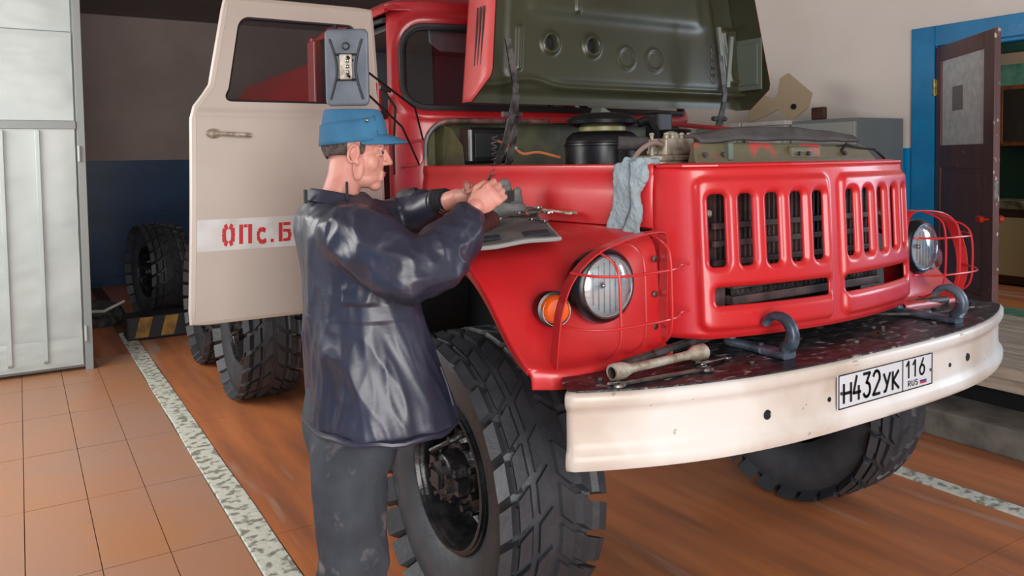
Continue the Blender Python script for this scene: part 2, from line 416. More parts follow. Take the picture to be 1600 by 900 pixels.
# room beyond the doorway
XB = 6.2
rb = struct(MB().box((XB, -0.5, 0.3), (XB + 0.1, 5.2, 3.3)).box((X1 + 0.3, 5.1, 0.3), (XB, 5.2, 3.3)).box((X1 + 0.3, -0.5, 0.3), (XB, -0.4, 3.3)).box((X1 + 0.3, -0.5, 3.2), (XB, 5.2, 3.3)).build('wall_beyond', beyond, smooth=0))
MB().box((XB - 0.02, -0.4, 0.45), (XB, 5.1, 1.80)).build('green_dado', green, rb, smooth=0)
MB().box((XB - 0.10, 1.2, 2.42), (XB - 0.02, 3.6, 2.60)).box((XB - 0.14, 1.2, 2.38), (XB - 0.02, 3.6, 2.42)).build('green_shelf_rail', greent, rb, smooth=0, bevel=0.004)
struct(MB().box((X1 + 0.3, -0.5, 0.3), (XB, 5.2, DZ0 - 0.02)).build('floor_beyond', floorm, smooth=0))
area('added_room_beyond_light', (5.2, 1.3, 3.1), (5.4, 2.0, 0), 1.0, 1.0, 16, (1.0, 0.95, 0.88))  # added, unseen area lamp that brightens the room beyond the doorway

# platform and step under the doorway
st = struct(MB().box((2.24, -3.0, 0), (X1 - 0.01, 4.5, 0.165)).build('concrete_step', conc, smooth=0, bevel=0.012))
pf = struct(MB().box((2.62, -3.0, 0.165), (X1 - 0.01, 4.4, 0.36)).build('landing_base', blackm, smooth=0))  # black colour stands in for the shadow under the overhanging boards
for k in range(9):
    x0 = 2.48 + k * 0.178
    MB().box((x0, -3.0, 0.375), (x0 + 0.172, 4.45, 0.45 + random.uniform(-0.003, 0.003))).build('plank', grwood, pf, smooth=0, bevel=0.006)
MB().box((2.50, -2.9, 0.30), (2.53, 4.4, 0.38)).build('fascia_board', grwood, pf, smooth=0)

# half open brown door leaf
hx, hy = X1 - 0.02, 2.165; fx, fy = 3.415, 1.37
du = nrm((fx - hx, fy - hy, 0)); LW = math.hypot(fx - hx, fy - hy); dn = np.array((du[1], -du[0], 0)) * -1  # side facing the hall (towards -x -y?)
if dn @ np.array((-2.4 - hx, -1.5 - hy, 0)) < 0: dn = -dn
Z0, Z1 = DZ0 + 0.015, 2.585
RD = np.array([du, dn, (0, 0, 1)]).T


def dbox(mb, a0, a1, z0, z1, t0=-0.02, t1=0.02):
    return mb.box((a0, t0, z0), (a1, t1, z1), RD, (hx, hy, 0))


m_ = MB()
for a in ((0, 0.10, Z0, Z1), (LW - 0.16, LW, Z0, Z1), (0.1, LW - 0.16, Z1 - 0.12, Z1), (0.1, LW - 0.16, 1.60, 1.78), (0.1, LW - 0.16, Z0, Z0 + 0.2)): dbox(m_, *a)
door = struct(m_.build('door_1', brown, smooth=0, bevel=0.004))
dbox(MB(), 0.1, LW - 0.16, Z0 + 0.2, 1.60, -0.008, 0.008).build('lower_panel', brown, door, smooth=0)
dbox(MB(), 0.13, LW - 0.19, Z0 + 0.24, 1.56, -0.014, 0.014).build('raised_field', brown, door, smooth=0, bevel=0.008)
dbox(MB(), 0.1, LW - 0.16, 1.78, Z1 - 0.12, -0.004, 0.004).build('painted_glass_pane', frost, door, smooth=0)
dbox(MB(), 0.30, 0.49, 2.05, 2.24, -0.006, 0.0065).build('clear_square', greydk, door, smooth=0)
dbox(MB(), LW, LW + 0.004, Z0, Z1, -0.021, 0.021).build('worn_edge', brown2, door, smooth=0)
dbox(MB(), LW + 0.004, LW + 0.006, 1.36, 1.52, -0.012, 0.012).build('lock_plate', steel, door, smooth=0)
m_ = MB(); dbox(m_, -0.035, 0.02, 2.20, 2.32, 0.018, 0.024); m_.cyl(np.array((hx, hy, 2.19)) + dn * 0.03, np.array((hx, hy, 2.33)) + dn * 0.03, 0.012); m_.build('hinge', brass, door)
for a, side in ((LW - 0.10, 1), (LW - 0.06, 1), (LW - 0.08, -1)):
    p0 = np.array((hx, hy, 1.24)) + du * a + dn * side * 0.02
    MB().lathe([(0.008, 0), (0.008, 0.03), (0.022, 0.035), (0.028, 0.05), (0.02, 0.065), (0.002, 0.07)], p0, dn * side, 16).build('knob', redknob, door)

# furniture beyond the doorway
cb = root('wall_cabinet', (6.0, 2.35, 1.78), 'dark orange-brown cabinet with glass door hanging in the room beyond the doorway', 'cabinet')
MB().box((5.85, 1.7, 1.78), (6.19, 2.72, 1.83)).box((5.85, 2.68, 1.78), (6.19, 2.72, 2.36)).box((5.85, 1.7, 2.33), (6.19, 2.72, 2.37)).box((6.15, 1.7, 1.8), (6.19, 2.7, 2.35)).build('body', wood, cb, smooth=0)
MB().box((5.83, 2.52, 1.8), (5.85, 2.70, 2.36)).build('door_stile', wood, cb, smooth=0, bevel=0.004)
MB().box((5.84, 1.72, 1.83), (5.846, 2.52, 2.33)).build('glass_pane', wglass, cb, smooth=0)
MB().ell((5.82, 2.54, 2.0), (0.012,) * 3).build('knob', steel, cb)
for k in range(3):
    tag(MB().lathe([(0.0, 0), (0.05, 0), (0.055, 0.10), (0.03, 0.15), (0.02, 0.19)], (6.0, 2.44 - 0.13 * k, 1.832), (0, 0, 1), 16).build('jar', wood2), ['dim ochre jar behind the cabinet glass, nearest the door leaf', 'dim ochre jar behind the cabinet glass, middle of the row', 'dim ochre jar behind the cabinet glass, last of the row'][k], 'jar', 'jars in the wall cabinet')
sb = root('sideboard', (5.9, 2.3, 0.45), 'dark brown sideboard with ochre door panel seen through the doorway', 'sideboard')
MB().box((5.62, 1.5, 1.17), (6.17, 2.85, 1.25)).build('worktop', mat('grey_worktop', (120, 118, 100), 0.3, col2=(60, 56, 46), scale=9), sb, smooth=0, bevel=0.006)
MB().box((5.66, 1.5, 0.45), (6.17, 2.85, 1.17)).build('body', mat('dark_brown_wood', (50, 26, 20), 0.4), sb, smooth=0)
MB().box((5.64, 2.12, 0.53), (5.66, 2.66, 1.09)).build('door_panel', wood2, sb, smooth=0, bevel=0.004)

# ------------------------------------------------------------------ metal gate leaf on the left
gt = root('metal_gate_leaf', (-2.5, 6.05, 0), 'tall grey sheet-metal clad gate leaf standing at the left edge', 'gate')


def gsheet(name, x0, x1, z0, z1, seed, y=6.02):
    us = np.linspace(x0, x1, 40); vs = np.linspace(z0, z1, 60); P = []
    for u in us:
        row = []
        for v in vs:
            e = min(u - x0, x1 - u, v - z0, z1 - v); k = min(1, e / 0.04)
            d = 0.007 * noise.noise((u * 3.1 + seed, v * 3.1, 1)) + 0.005 * noise.noise((u * 8 + seed, v * 8, 3)) + 0.003 * noise.noise((u * 21, v * 21, seed))
            row.append((u + 0.003 * noise.noise((v * 9, seed, 0)) * (u == x1), y - k * (0.002 + d) - 0.004, v))
        P.append(row)
    return MB().grid(P).build(name, sheetm, gt, smooth=180)


gsheet('upper_sheet', -4.4, -2.00, 2.84, 3.9, 1, 6.035); gsheet('middle_sheet', -4.4, -2.0, 2.10, 2.83, 4, 6.02)
gsheet('lower_sheet', -4.4, -2.0, 0.28, 2.05, 8, 5.995); gsheet('bottom_sheet', -4.4, -2.0, 0.05, 0.285, 12, 5.99)
MB().box((-4.4, 5.97, 2.03), (-1.99, 6.04, 2.095)).build('cross_rail', sheetf, gt, smooth=0, bevel=0.004)
for x in (-2.27, -2.52, -2.80, -3.1): MB().strip([(x, 5.985, 0.10), (x, 5.965, 0.12), (x, 5.965, 2.02)], (1, 0, 0), 0.036, 0.02).build('vertical_rib', sheetm, gt, bevel=0.005)
MB().box((-1.985, 5.98, 0.0), (-1.925, 6.12, 3.95)).build('frame_post', sheetf, gt, smooth=0, bevel=0.004)
MB().box((-4.4, 6.04, 0.02), (-1.985, 6.10, 3.9)).build('frame', sheetf, gt, smooth=0)
for z in (1.76, 0.25): MB().cyl((-1.975, 5.965, z), (-1.975, 5.965, z + 0.13), 0.012).build('hinge', sheetm, gt)

# striped curb, dark heap with stick
cu = root('striped_curb', (-1.25, 6.95, 0), 'low curb block with yellow and black slanting stripes behind the truck', 'curb')
MB().box((-1.57, 6.93, 0), (-0.5, 7.25, 0.235)).build('block', curbk, cu, smooth=0, bevel=0.02)
for k in range(4):
    x = -1.50 + k * 0.235
    MB().add([(x, 6.925, 0.03), (x + 0.12, 6.925, 0.03), (x + 0.17, 6.925, 0.225), (x + 0.05, 6.925, 0.225), (x, 6.935, 0.03), (x + 0.12, 6.935, 0.03), (x + 0.17, 6.935, 0.225), (x + 0.05, 6.935, 0.225)],
             [(0, 1, 2, 3), (7, 6, 5, 4), (0, 4, 5, 1), (1, 5, 6, 2), (2, 6, 7, 3), (3, 7, 4, 0)]).build('stripe', curby, cu, smooth=0)
m_ = MB()
for a in range(12): m_.ell((-1.95 + random.uniform(-.3, .35), 8.6 + random.uniform(-.5, .5), random.uniform(.02, .16)), (random.uniform(.15, .3), random.uniform(.15, .3), random.uniform(.08, .2)), n=12)
hp = m_.build('cloth_heap', dust, mods=[('REMESH', dict(mode='VOXEL', voxel_size=0.03)), ('SMOOTH', dict(factor=0.8, iterations=3))]); bake(hp)
tag(hp, 'dark heap of dusty cloth lying by the blue back wall', 'cloth')
tag(MB().tube([(-1.86, 7.9, 0.18), (-1.70, 7.7, 0.20), (-1.50, 7.75, 0.28)], [0.02, 0.016, 0.012]).build('stick', white), 'pale stick lying across the dark heap at the back', 'stick')

# ------------------------------------------------------------------ lockers and boxes along the right wall
def locker(x0, y0, y1, z1, label, ndoor):
    r = root('metal_locker', (x0, y0, 0.45), label, 'locker')
    MB().box((x0, y0, 0.455), (X1 - 0.03, y1, z1)).build('body', locker_d, r, smooth=0, bevel=0.004)
    w = (y1 - y0) / ndoor
    for k in range(ndoor):
        dd = MB().box((x0 - 0.02, y0 + k * w + 0.006, 0.49), (x0, y0 + (k + 1) * w - 0.006, z1 - 0.03)).build('locker_door', locker_l, r, smooth=0, bevel=0.003)
        MB().box((x0 - 0.035, y0 + k * w + 0.04, 1.25), (x0 - 0.02, y0 + k * w + 0.06, 1.37)).build('handle', steel, dd, smooth=0)
    return r


locker(3.42, 2.46, 3.10, 2.02, 'grey metal locker against the right wall, nearest the blue door frame', 1)
for (y0, y1, z1, lab) in ((3.12, 3.58, 2.02, 'white enamel box on the locker, the one with a lipped lid beside the grey locker'), (3.64, 4.2, 2.02, 'white enamel box farther back, partly behind the hood hinge')):
    b = root('enamel_box', (3.6, y0, 1.76), lab, 'box')
    MB().box((3.35, y0, 1.765), (3.95, y1, z1 - 0.03)).build('body', locker_l, b, smooth=0, bevel=0.01)
    MB().box((3.33, y0 - 0.02, z1 - 0.03), (3.97, y1 + 0.02, z1 + 0.01)).build('lid', white, b, smooth=0, bevel=0.01)
    MB().box((3.34, y0 + 0.05, 1.80), (3.352, y1 - 0.05, z1 - 0.06)).build('front_panel', white, b, smooth=0)
locker(3.36, 3.12, 4.3, 1.76, 'low grey metal locker under the white boxes', 2)
bk = root('perforated_plate', (3.6, 3.2, 2.0), 'beige curved metal plate with a round hole standing on the boxes', 'plate')
pts = [(-0.50, 0.0), (-0.30, 0.05), (-0.16, 0.10), (-0.06, 0.02), (0.0, 0.0), (0.16, 0.10), (0.20, 0.22), (0.10, 0.30), (-0.05, 0.42), (-0.14, 0.38), (-0.16, 0.25), (-0.20, 0.20), (-0.32, 0.24), (-0.5, 0.22)]
MB().prism([(-a, b) for a, b in pts], (3.45, 3.12, 2.034), (0, 1, 0), (0, 0, 1), 0.02).build('plate_body', mat('beige_plate', (176, 160, 132), 0.5), bk, smooth=0, bevel=0.003)
MB().cyl((3.435, 3.10, 2.15), (3.478, 3.10, 2.15), 0.025).build('hole_rim', blackm, bk)
tag(MB().box((3.6, 2.90, 2.03), (3.64, 3.04, 2.14)).build('dark_bracket', mat('rust_brown', (78, 50, 42), 0.6), smooth=0, bevel=0.01), 'small dark brown bracket beside the beige plate', 'bracket')

# ================================================================== THE TRUCK
T = root('fire_truck', (0, 3.2, 0), 'red six-wheeled fire truck with raised hood, slotted grille and white bumper', 'truck')


def tread_lugs(mb, Ro, w, side):
    """one chevron half row of lugs, wheel axis x, centre at origin"""
    n = 25
    for k in range(n):
        a0 = 2 * math.pi * (k + (0.5 if side < 0 else 0)) / n
        def P(x, da, r):
            a = a0 + da; return (side * x, r * math.cos(a), r * math.sin(a))
        dth = 2 * math.pi / n
        # inner block, mid block, shoulder block (cuts between), slanted
        segs = [(0.003, 0.056, 0.0, 0.36), (0.060, 0.104, 0.39, 0.68), (0.108, 0.150, 0.71, 0.86)]
        for (xa, xb, sa, sb) in segs:
            wd = 0.40 * dth * (1.0 if xb > .14 else 1)
            top = []
            for (x, s, sg) in ((xa, sa, -1), (xb, sb, -1), (xb, sb, 1), (xa, sa, 1)):
                top.append((x, s * dth + sg * wd))
            dr = lambda x: Ro - 0.018 * (x / (w / 2)) ** 3
            v = [P(x, d, dr(x) - 0.045) for x, d in top] + [P(x * 0.5 + 0.5 * (xa + xb) + (x - (xa + xb) / 2) * 0.43, d * 0.94 + 0.06 * (sa + sb) / 2 * dth, dr(x)) for x, d in top]
            mb.add(v, [(3, 2, 1, 0), (4, 5, 6, 7), (0, 1, 5, 4), (1, 2, 6, 5), (2, 3, 7, 6), (3, 0, 4, 7)])
        # shoulder lug running down the sidewall
        wd = 0.34 * dth; c = 0.80 * dth
        prof = [(0.142, Ro - 0.018), (0.150, Ro - 0.034), (0.158, Ro - 0.060), (0.165, Ro - 0.092)]
        rg = []
        for i, (x, r) in enumerate(prof):
            ww = wd * (1 - 0.12 * i)
            rg.append([P(x, c - ww, r), P(x, c + ww, r), P(x - 0.035, c + ww, r - 0.01), P(x - 0.035, c - ww, r - 0.01)])
        mb.loft(rg)
        # small sidewall bar between the lugs
        c2 = c + dth * 0.5; continue
        mb.add([P(0.155, c2 - 0.012, Ro - 0.075), P(0.155, c2 + 0.012, Ro - 0.075), P(0.158, c2 + 0.012, Ro - 0.13), P(0.158, c2 - 0.012, Ro - 0.13),
                P(0.140, c2 - 0.012, Ro - 0.075), P(0.140, c2 + 0.012, Ro - 0.075), P(0.140, c2 + 0.012, Ro - 0.13), P(0.140, c2 - 0.012, Ro - 0.13)],
               [(0, 1, 2, 3), (7, 6, 5, 4), (0, 4, 5, 1), (1, 5, 6, 2), (2, 6, 7, 3), (3, 7, 4, 0)])


def make_wheel(par):
    Ro, w = 0.536, 0.30
    mb = MB()
    prof = [(0.262, -0.10), (0.285, -0.118), (0.33, -0.146), (0.39, -0.160), (0.45, -0.164), (0.492, -0.152), (0.509, -0.118), (0.521, 0.0),
            (0.509, 0.118), (0.492, 0.152), (0.45, 0.164), (0.39, 0.160), (0.33, 0.146), (0.285, 0.118), (0.262, 0.10)]
    mb.lathe(prof, (0, 0, 0), (1, 0, 0), 72)
    tread_lugs(mb, Ro, w, 1); tread_lugs(mb, Ro, w, -1)
    wh = mb.build('wheel', rubber, None, smooth=32)
    # rim (outer side is -x)
    rp = [(0.285, -0.118), (0.282, -0.130), (0.272, -0.132), (0.262, -0.122), (0.255, -0.10), (0.25, -0.05), (0.24, 0.02), (0.21, 0.05), (0.17, 0.03), (0.13, 0.0), (0.10, -0.01), (0.02, -0.01)]
    rim = MB().lathe(rp, (0, 0, 0), (1, 0, 0), 56)
    for k in range(10):
        a = 2 * math.pi * k / 10; rim.cyl((0.03, 0.205 * math.cos(a), 0.205 * math.sin(a)), (0.0, 0.205 * math.cos(a), 0.205 * math.sin(a)), 0.018, 0.016, 6)
    rim = rim.build('rim', rimm, wh)
    lr = MB().lathe([(0.270, -0.126), (0.274, -0.140), (0.262, -0.142), (0.256, -0.128)], (0, 0, 0), (1, 0, 0), 56).build('lock_ring', rimm, wh)
    h = MB().lathe([(0.155, 0.02), (0.15, -0.05), (0.12, -0.075), (0.095, -0.08), (0.085, -0.15), (0.06, -0.165), (0.0, -0.168)], (0, 0, 0), (1, 0, 0), 32)
    for k in range(8):
        a = 2 * math.pi * (k + .5) / 8; p = lambda r, x: (x, r * math.cos(a), r * math.sin(a))
        h.cyl(p(0.125, -0.06), p(0.125, -0.10), 0.014, 0.014, 6); h.cyl(p(0.07, -0.15), p(0.07, -0.172), 0.009, 0.009, 6)
    h.box((-0.185, -0.03, -0.03), (-0.15, 0.03, 0.03)); h.tube([(-0.12, 0.085, 0.04), (-0.17, 0.05, 0.09), (-0.13, -0.03, 0.14), (-0.05, -0.05, 0.17)], 0.011)
    h.box((-0.14, 0.05, 0.0), (-0.09, 0.13, 0.045)).box((-0.15, -0.12, -0.035), (-0.10, -0.06, 0.02))
    h.build('hub', mat('greasy_black_hub', (30, 29, 30), 0.28, 0.2, col2=(70, 64, 60), scale=30, bump=0.3, lo=0.55, hi=0.75), wh)
    return wh


WX = 0.957
wh0 = make_wheel(T)
wheels = [(-WX, 1.07), (WX, 1.07), (-WX, 4.40), (WX, 4.40), (-WX, 5.65), (WX, 5.65)]


def copy_tree(o, parent):
    c = o.copy(); COL.objects.link(c); c.parent = parent
    for ch in list(o.children): copy_tree(ch, c)
    return c


for i, (x, y) in enumerate(wheels):
    w_ = wh0 if i == 0 else copy_tree(wh0, T)
    if i == 0: w_.parent = T
    w_.location = (x, y - 3.2, 0.536); w_.rotation_euler = (0.31 * i, 0, math.pi if x > 0 else 0)

# chassis, axles, springs
ch = MB().box((-0.42, 0.45, 0.72), (-0.34, 6.6, 0.94)).box((0.34, 0.45, 0.72), (0.42, 6.6, 0.94))
for y in (0.5, 1.9, 3.3, 4.6, 5.9): ch.box((-0.34, y, 0.74), (0.34, y + 0.08, 0.92))
ch = ch.build('chassis_frame', blackm, T, smooth=0)
for y in (1.045, 4.4, 5.65):
    MB().lathe([(0.0, -0.8), (0.10, -0.78), (0.07, -0.6), (0.065, -0.2), (0.17, -0.12), (0.19, 0.0), (0.17, 0.12), (0.065, 0.2), (0.065, 0.6), (0.10, 0.78), (0, 0.8)], (0, y, 0.55), (1, 0, 0), 20).build('axle', blackm, ch)
for s in (-1, 1):
    MB().loft([ring((s * 0.45, y, z), (0.045, 0, 0), (0, 0, 0.035), 8, 6) for y, z in ((0.45, 0.78), (0.75, 0.68), (1.045, 0.64), (1.4, 0.68), (1.75, 0.8))]).build('leaf_spring', blackm, ch)
# engine block: dark mass seen through bay
MB().box((-0.28, 0.62, 0.9), (0.28, 1.65, 1.50)).box((-0.40, 0.75, 1.2), (0.40, 1.5, 1.45)).build('engine_block', grime, T, smooth=0, bevel=0.02)

# ---------------------------------------------------------------- bumper
def by(x): return 0.14 * np.abs(x) ** 3


plan = [(x, float(by(x))) for x in np.linspace(-1.10, 1.10, 60)]
plan = [(-1.150, 0.222), (-1.135, 0.204)] + plan + [(1.125, 0.20), (1.143, 0.215), (1.147, 0.245), (1.125, 0.30)]
prof = [(-0.05, 1.066), (-0.012, 1.068), (0.0, 1.064), (0.006, 1.055), (0.006, 1.036), (0.0, 1.024), (-0.010, 1.014), (-0.012, 1.0), (-0.012, 0.925), (-0.008, 0.905), (0.002, 0.892), (0.006, 0.88), (0.006, 0.862), (0.0, 0.848), (-0.02, 0.842)]
P = []
for i, (x, y) in enumerate(plan):
    a = np.array(plan[max(i - 1, 0)]); b = np.array(plan[min(i + 1, len(plan) - 1)]); d = nrm(b - a); n = np.array((d[1], -d[0]))
    P.append([(x + n[0] * o, y + n[1] * o, z + (0.0015 * noise.noise((x * 3, z * 9, 0)))) for o, z in prof])
bp = MB().grid(P).build('bumper', bumpw, T, smooth=50, mods=[('SOLIDIFY', dict(thickness=0.006, offset=-1))])
# bolt holes as flat black discs, their inner shade put into the colour
for x, z, r in ((-0.547, 0.945, 0.013), (0.547, 0.958, 0.013), (-0.285, 0.95, 0.006), (0.405, 0.953, 0.006)):
    MB().lathe([(r + .0025, 0.0015), (r + 0.0015, -0.0012), (r, -0.0014), (r * .9, -.0004), (0, -.0004)], (x, by(x) + 0.0112, z), (0.0, 1, 0), 16).build('bolt_hole_disc', blackm, bp)
for x in (-0.18, 0.46): MB().ell((x, by(x) + 0.0, 1.052), (0.022, 0.012, 0.009)).build('bracket_weld', bumpw, bp)
# licence plate
pl_ = MB().prism([(-.26, -.056), (.26, -.056), (.26, .056), (-.26, .056)], (0, 0.006, 0.969), (1, 0, 0), (0, 0, 1), 0.004).build('license_plate', plate_w, bp, smooth=0)
PO = (0.0, 0.0012, 0.969)


def strokes(mb, lines, ox, oz, sx, sz, w, O, ux, uz, nn, th=0.0012):
    O = np.array(O, float); ux = np.array(ux, float); uz = np.array(uz, float); nn = np.array(nn, float)
    for ln in lines:
        pts = [O + ux * (ox + a * sx) + uz * (oz + b * sz) for a, b in ln]
        for a, b in zip(pts[:-1], pts[1:]):
            d = nrm(b - a); k = nrm(np.cross(d, nn)) * w / 2; e = d * w * 0.25
            v = [a - e - k, b + e - k, b + e + k, a - e + k]
            mb.add([q for q in v] + [q + nn * th for q in v], [(3, 2, 1, 0), (4, 5, 6, 7), (0, 1, 5, 4), (1, 2, 6, 5), (2, 3, 7, 6), (3, 0, 4, 7)])
    return mb


def ar(cx, cy, rx, ry, a0, a1, n=10): return [(cx + rx * math.cos(math.radians(t)), cy + ry * math.sin(math.radians(t))) for t in np.linspace(a0, a1, n)]


GL = {
    'H': [[(0, 0), (0, 1)], [(1, 0), (1, 1)], [(0, .5), (1, .5)]],
    '4': [[(.75, 0), (.75, .55)], [(.45, 1), (0, .3), (1, .3)]],
    '3': [[(0.05, 1), (.95, 1), (.45, .6)] + ar(.48, .3, .5, .3, 80, -150, 12)],
    '2': [ar(.5, .7, .48, .3, 160, -20, 10) + [(0, 0), (1, 0)]],
    'Y': [[(0, 1), (.5, .4)], [(1, 1), (.45, .2), (.3, .02), (.05, 0)]],
    'K': [[(0, 0), (0, 1)], [(.95, 1), (.05, .5), (1, 0)]],
    '1': [[(.2, .75), (.65, 1), (.65, 0)]],
    '6': [[(.75, 1), (.15, .45)] + ar(.5, .3, .46, .3, 165, -195, 16)],
    'R': [[(0, 0), (0, 1)] + ar(.45, .74, .5, .26, 90, -90, 8) + [(0, .48)], [(.4, .48), (1, 0)]],
    'U': [[(0, 1), (0, .3)] + ar(.5, .3, .5, .3, 180, 360, 8) + [(1, 1)]],
    'S': [ar(.5, .75, .45, .25, 30, 250, 8) + ar(.5, .25, .45, .25, 80, -150, 8)],
}
tx = MB(); A = (PO, (1, 0, 0), (0, 0, 1), (0, -1, 0))
for ch_, x0, w_, h_ in (('H', -.232, .036, .058), ('4', -.183, .036, .076), ('3', -.132, .036, .076), ('2', -.080, .036, .076), ('Y', -.022, .034, .058), ('K', .027, .034, .058)):
    strokes(tx, GL[ch_], x0, -.036, w_, h_, .0095, *A)
for ch_, x0, w_ in (('1', .100, .028), ('1', .138, .028), ('6', .182, .030)): strokes(tx, GL[ch_], x0, -.012, w_, .055, .007, *A)
for k, ch_ in enumerate('RUS'): strokes(tx, GL[ch_], .116 + k * .021, -.042, .013, .018, .0028, *A)
strokes(tx, [[(-.257, -.053), (.257, -.053), (.257, .053), (-.257, .053), (-.257, -.053)], [(.084, -.053), (.084, .053)]], 0, 0, 1, 1, .0035, *A)
tx.build('plate_lettering', ink, pl_, smooth=0)
for k, m_ in enumerate((plate_w, flagb, flagr)): MB().box((.186, -0.0005, .969 - .030 - k * .0065), (.222, 0.0012, .969 - .0235 - k * .0065)).build('flag_stripe', m_, pl_, smooth=0)
for x in (-.245, .248): MB().cyl((x, 0.002, .965), (x, -.003, .965), .0055, n=6).build('plate_bolt', grime, pl_)

# black deck on top of the bumper
dk = []
fr = [(x, float(by(x)) + 0.008) for x in np.linspace(-1.12, 1.12, 40)]
poly = fr + [(1.10, 0.42), (0.66, 0.44), (0.60, 0.50), (-0.52, 0.50), (-0.60, 0.40), (-1.04, 0.38), (-1.112, 0.29), (-1.135, 0.225)]
deck = MB().prism(poly, (0, 0, 1.066), (1, 0, 0), (0, 1, 0), 0.006).build('bumper_deck', blackp, bp, smooth=0)
# cross tube and pipes under the grille
MB().tube([(-0.9, 0.30, 1.085), (-0.3, 0.42, 1.10), (0.4, 0.40, 1.10), (0.95, 0.34, 1.085)], 0.017).tube([(0.35, 0.36, 1.09), (0.6, 0.22, 1.083), (0.9, 0.20, 1.08), (1.0, 0.3, 1.08)], 0.006).build('deck_pipe', grime, bp)
for k in range(9): MB().cyl((-1.0 + k * 0.25, 0.12 + 0.10 * ((k % 2)) + float(by(-1.0 + k * .25)), 1.071), (-1.0 + k * 0.25, 0.12 + 0.10 * ((k % 2)) + float(by(-1.0 + k * .25)), 1.080), 0.012, n=6).build('bolt', grime, bp)
MB().lathe([(0.018, 0), (0.018, 0.012), (0.008, 0.016), (0.008, 0.035), (0.0, 0.035)], (0.17, 0.13, 1.071), (0, 0, 1), 12).box((0.12, 0.09, 1.071), (0.21, 0.17, 1.078)).build('crank_guide', grime, bp)


def tow_hook(x, y):
    mb = MB()
    # flat base bar running front to back with eye
    mb.loft([ring((x, yy, 1.085), (wx, 0, 0), (0, 0, 0.012), 12, 5) for yy, wx in ((y + .20, .020), (y + .17, .026), (y + .12, .018), (y + .05, .026), (y - .02, .034), (y - .055, .03))])
    mb.cyl((x, y + .185, 1.075), (x, y + .185, 1.108), 0.016, n=10); mb.cyl((x, y + .06, 1.075), (x, y + .06, 1.104), 0.010, n=6)
    pts = [(y - .05, 1.09)] + [(y - .012 + .055 * math.cos(t), 1.150 + .054 * math.sin(t)) for t in np.radians(np.linspace(235, 20, 12))]
    rg = []
    for i, (yy, zz) in enumerate(pts):
        a = np.array(pts[max(i - 1, 0)]); b = np.array(pts[min(i + 1, len(pts) - 1)]); d = nrm(b - a); k = 1 - i / (len(pts)) * 0.62
        rg.append(ring((x, yy, zz), (0.021 * (0.5 + 0.5 * k), 0, 0), (0, -d[1] * 0.024 * k, d[0] * 0.024 * k), 12, 3))
    mb.loft(rg)
    return mb.build('tow_hook', hookm, bp, smooth=60)


tow_hook(-0.372, 0.15); tow_hook(0.572, 0.135)

# ---------------------------------------------------------------- grille panel
GP = spline([(-0.634, 0.425), (-0.631, 0.40), (-0.620, 0.365), (-0.592, 0.318), (-0.545, 0.275), (-0.47, 0.248), (-0.30, 0.213), (-0.1, 0.192), (0.1, 0.192), (0.30, 0.213), (0.47, 0.248), (0.545, 0.275), (0.592, 0.318), (0.620, 0.365), (0.631, 0.40), (0.634, 0.425)], 8)
GP = np.array(GP); seg = np.r_[0, np.cumsum(np.linalg.norm(np.diff(GP, axis=0), axis=1))]; seg -= seg[-1] / 2
tg = np.gradient(GP, axis=0); tg /= np.linalg.norm(tg, axis=1)[:, None]; gn = np.c_[tg[:, 1], -tg[:, 0]]
def gs_of_x(x): return float(np.interp(x, GP[20:-20, 0], seg[20:-20]))


SL = [-.505, -.400, -.295, -.190, -.088]; SW = [.031, .027, .027, .027, .027]
def grel(U, V):
    r = np.zeros_like(U)
    for s in (-1, 1):
        d = sd_rr(U, V, s * .305, 1.40, .272, .243, .03); r += 0.016 * (1 / (1 + np.exp(d / .004)))
        for sx, hw in zip(SL, SW):
            d = sd_rr(U, V, s * -gs_of_x(sx) if s > 0 else gs_of_x(sx), 1.475, hw, .118, .02); r -= 0.013 * np.exp(-(np.maximum(d, 0) / .010) ** 2)
        d = sd_rr(U, V, s * .285, 1.262, .243, .030, .018); r -= 0.012 * np.exp(-(np.maximum(d, 0) / .010) ** 2)
    r -= 0.03 * np.clip((V - 1.668) / .025, 0, 1) ** 2 + 0.02 * np.clip((1.14 - V) / .03, 0, 1)
    return r


def ghole(U, V):
    h = np.full(U.shape, 9.0)
    for s in (-1, 1):
        for sx, hw in zip(SL, SW):
            h = np.minimum(h, sd_rr(U, V, (gs_of_x(sx) if s < 0 else -gs_of_x(sx)), 1.475, hw, .118, .016))
        h = np.minimum(h, sd_rr(U, V, s * .285, 1.262, .243, .030, .014))
    return h


def gpos(U, V, off=0.0):
    x = np.interp(U, seg, GP[:, 0]); y = np.interp(U, seg, GP[:, 1]); nx = np.interp(U, seg, gn[:, 0]); ny = np.interp(U, seg, gn[:, 1])
    d = grel(U, V) + off; lean = (V - 1.4) * 0.05
    return np.stack([x + nx * d, y + ny * d + lean + 0.01, V], -1)


gm = MB(); sheet(gm, np.linspace(seg[0], seg[-1], 320), np.r_[np.linspace(1.125, 1.66, 100), np.linspace(1.665, 1.694, 8)], gpos, ghole, lambda U, V: gpos(U, V, -0.007))
grl = clean(gm.build('grille_panel', red, T, smooth=180))
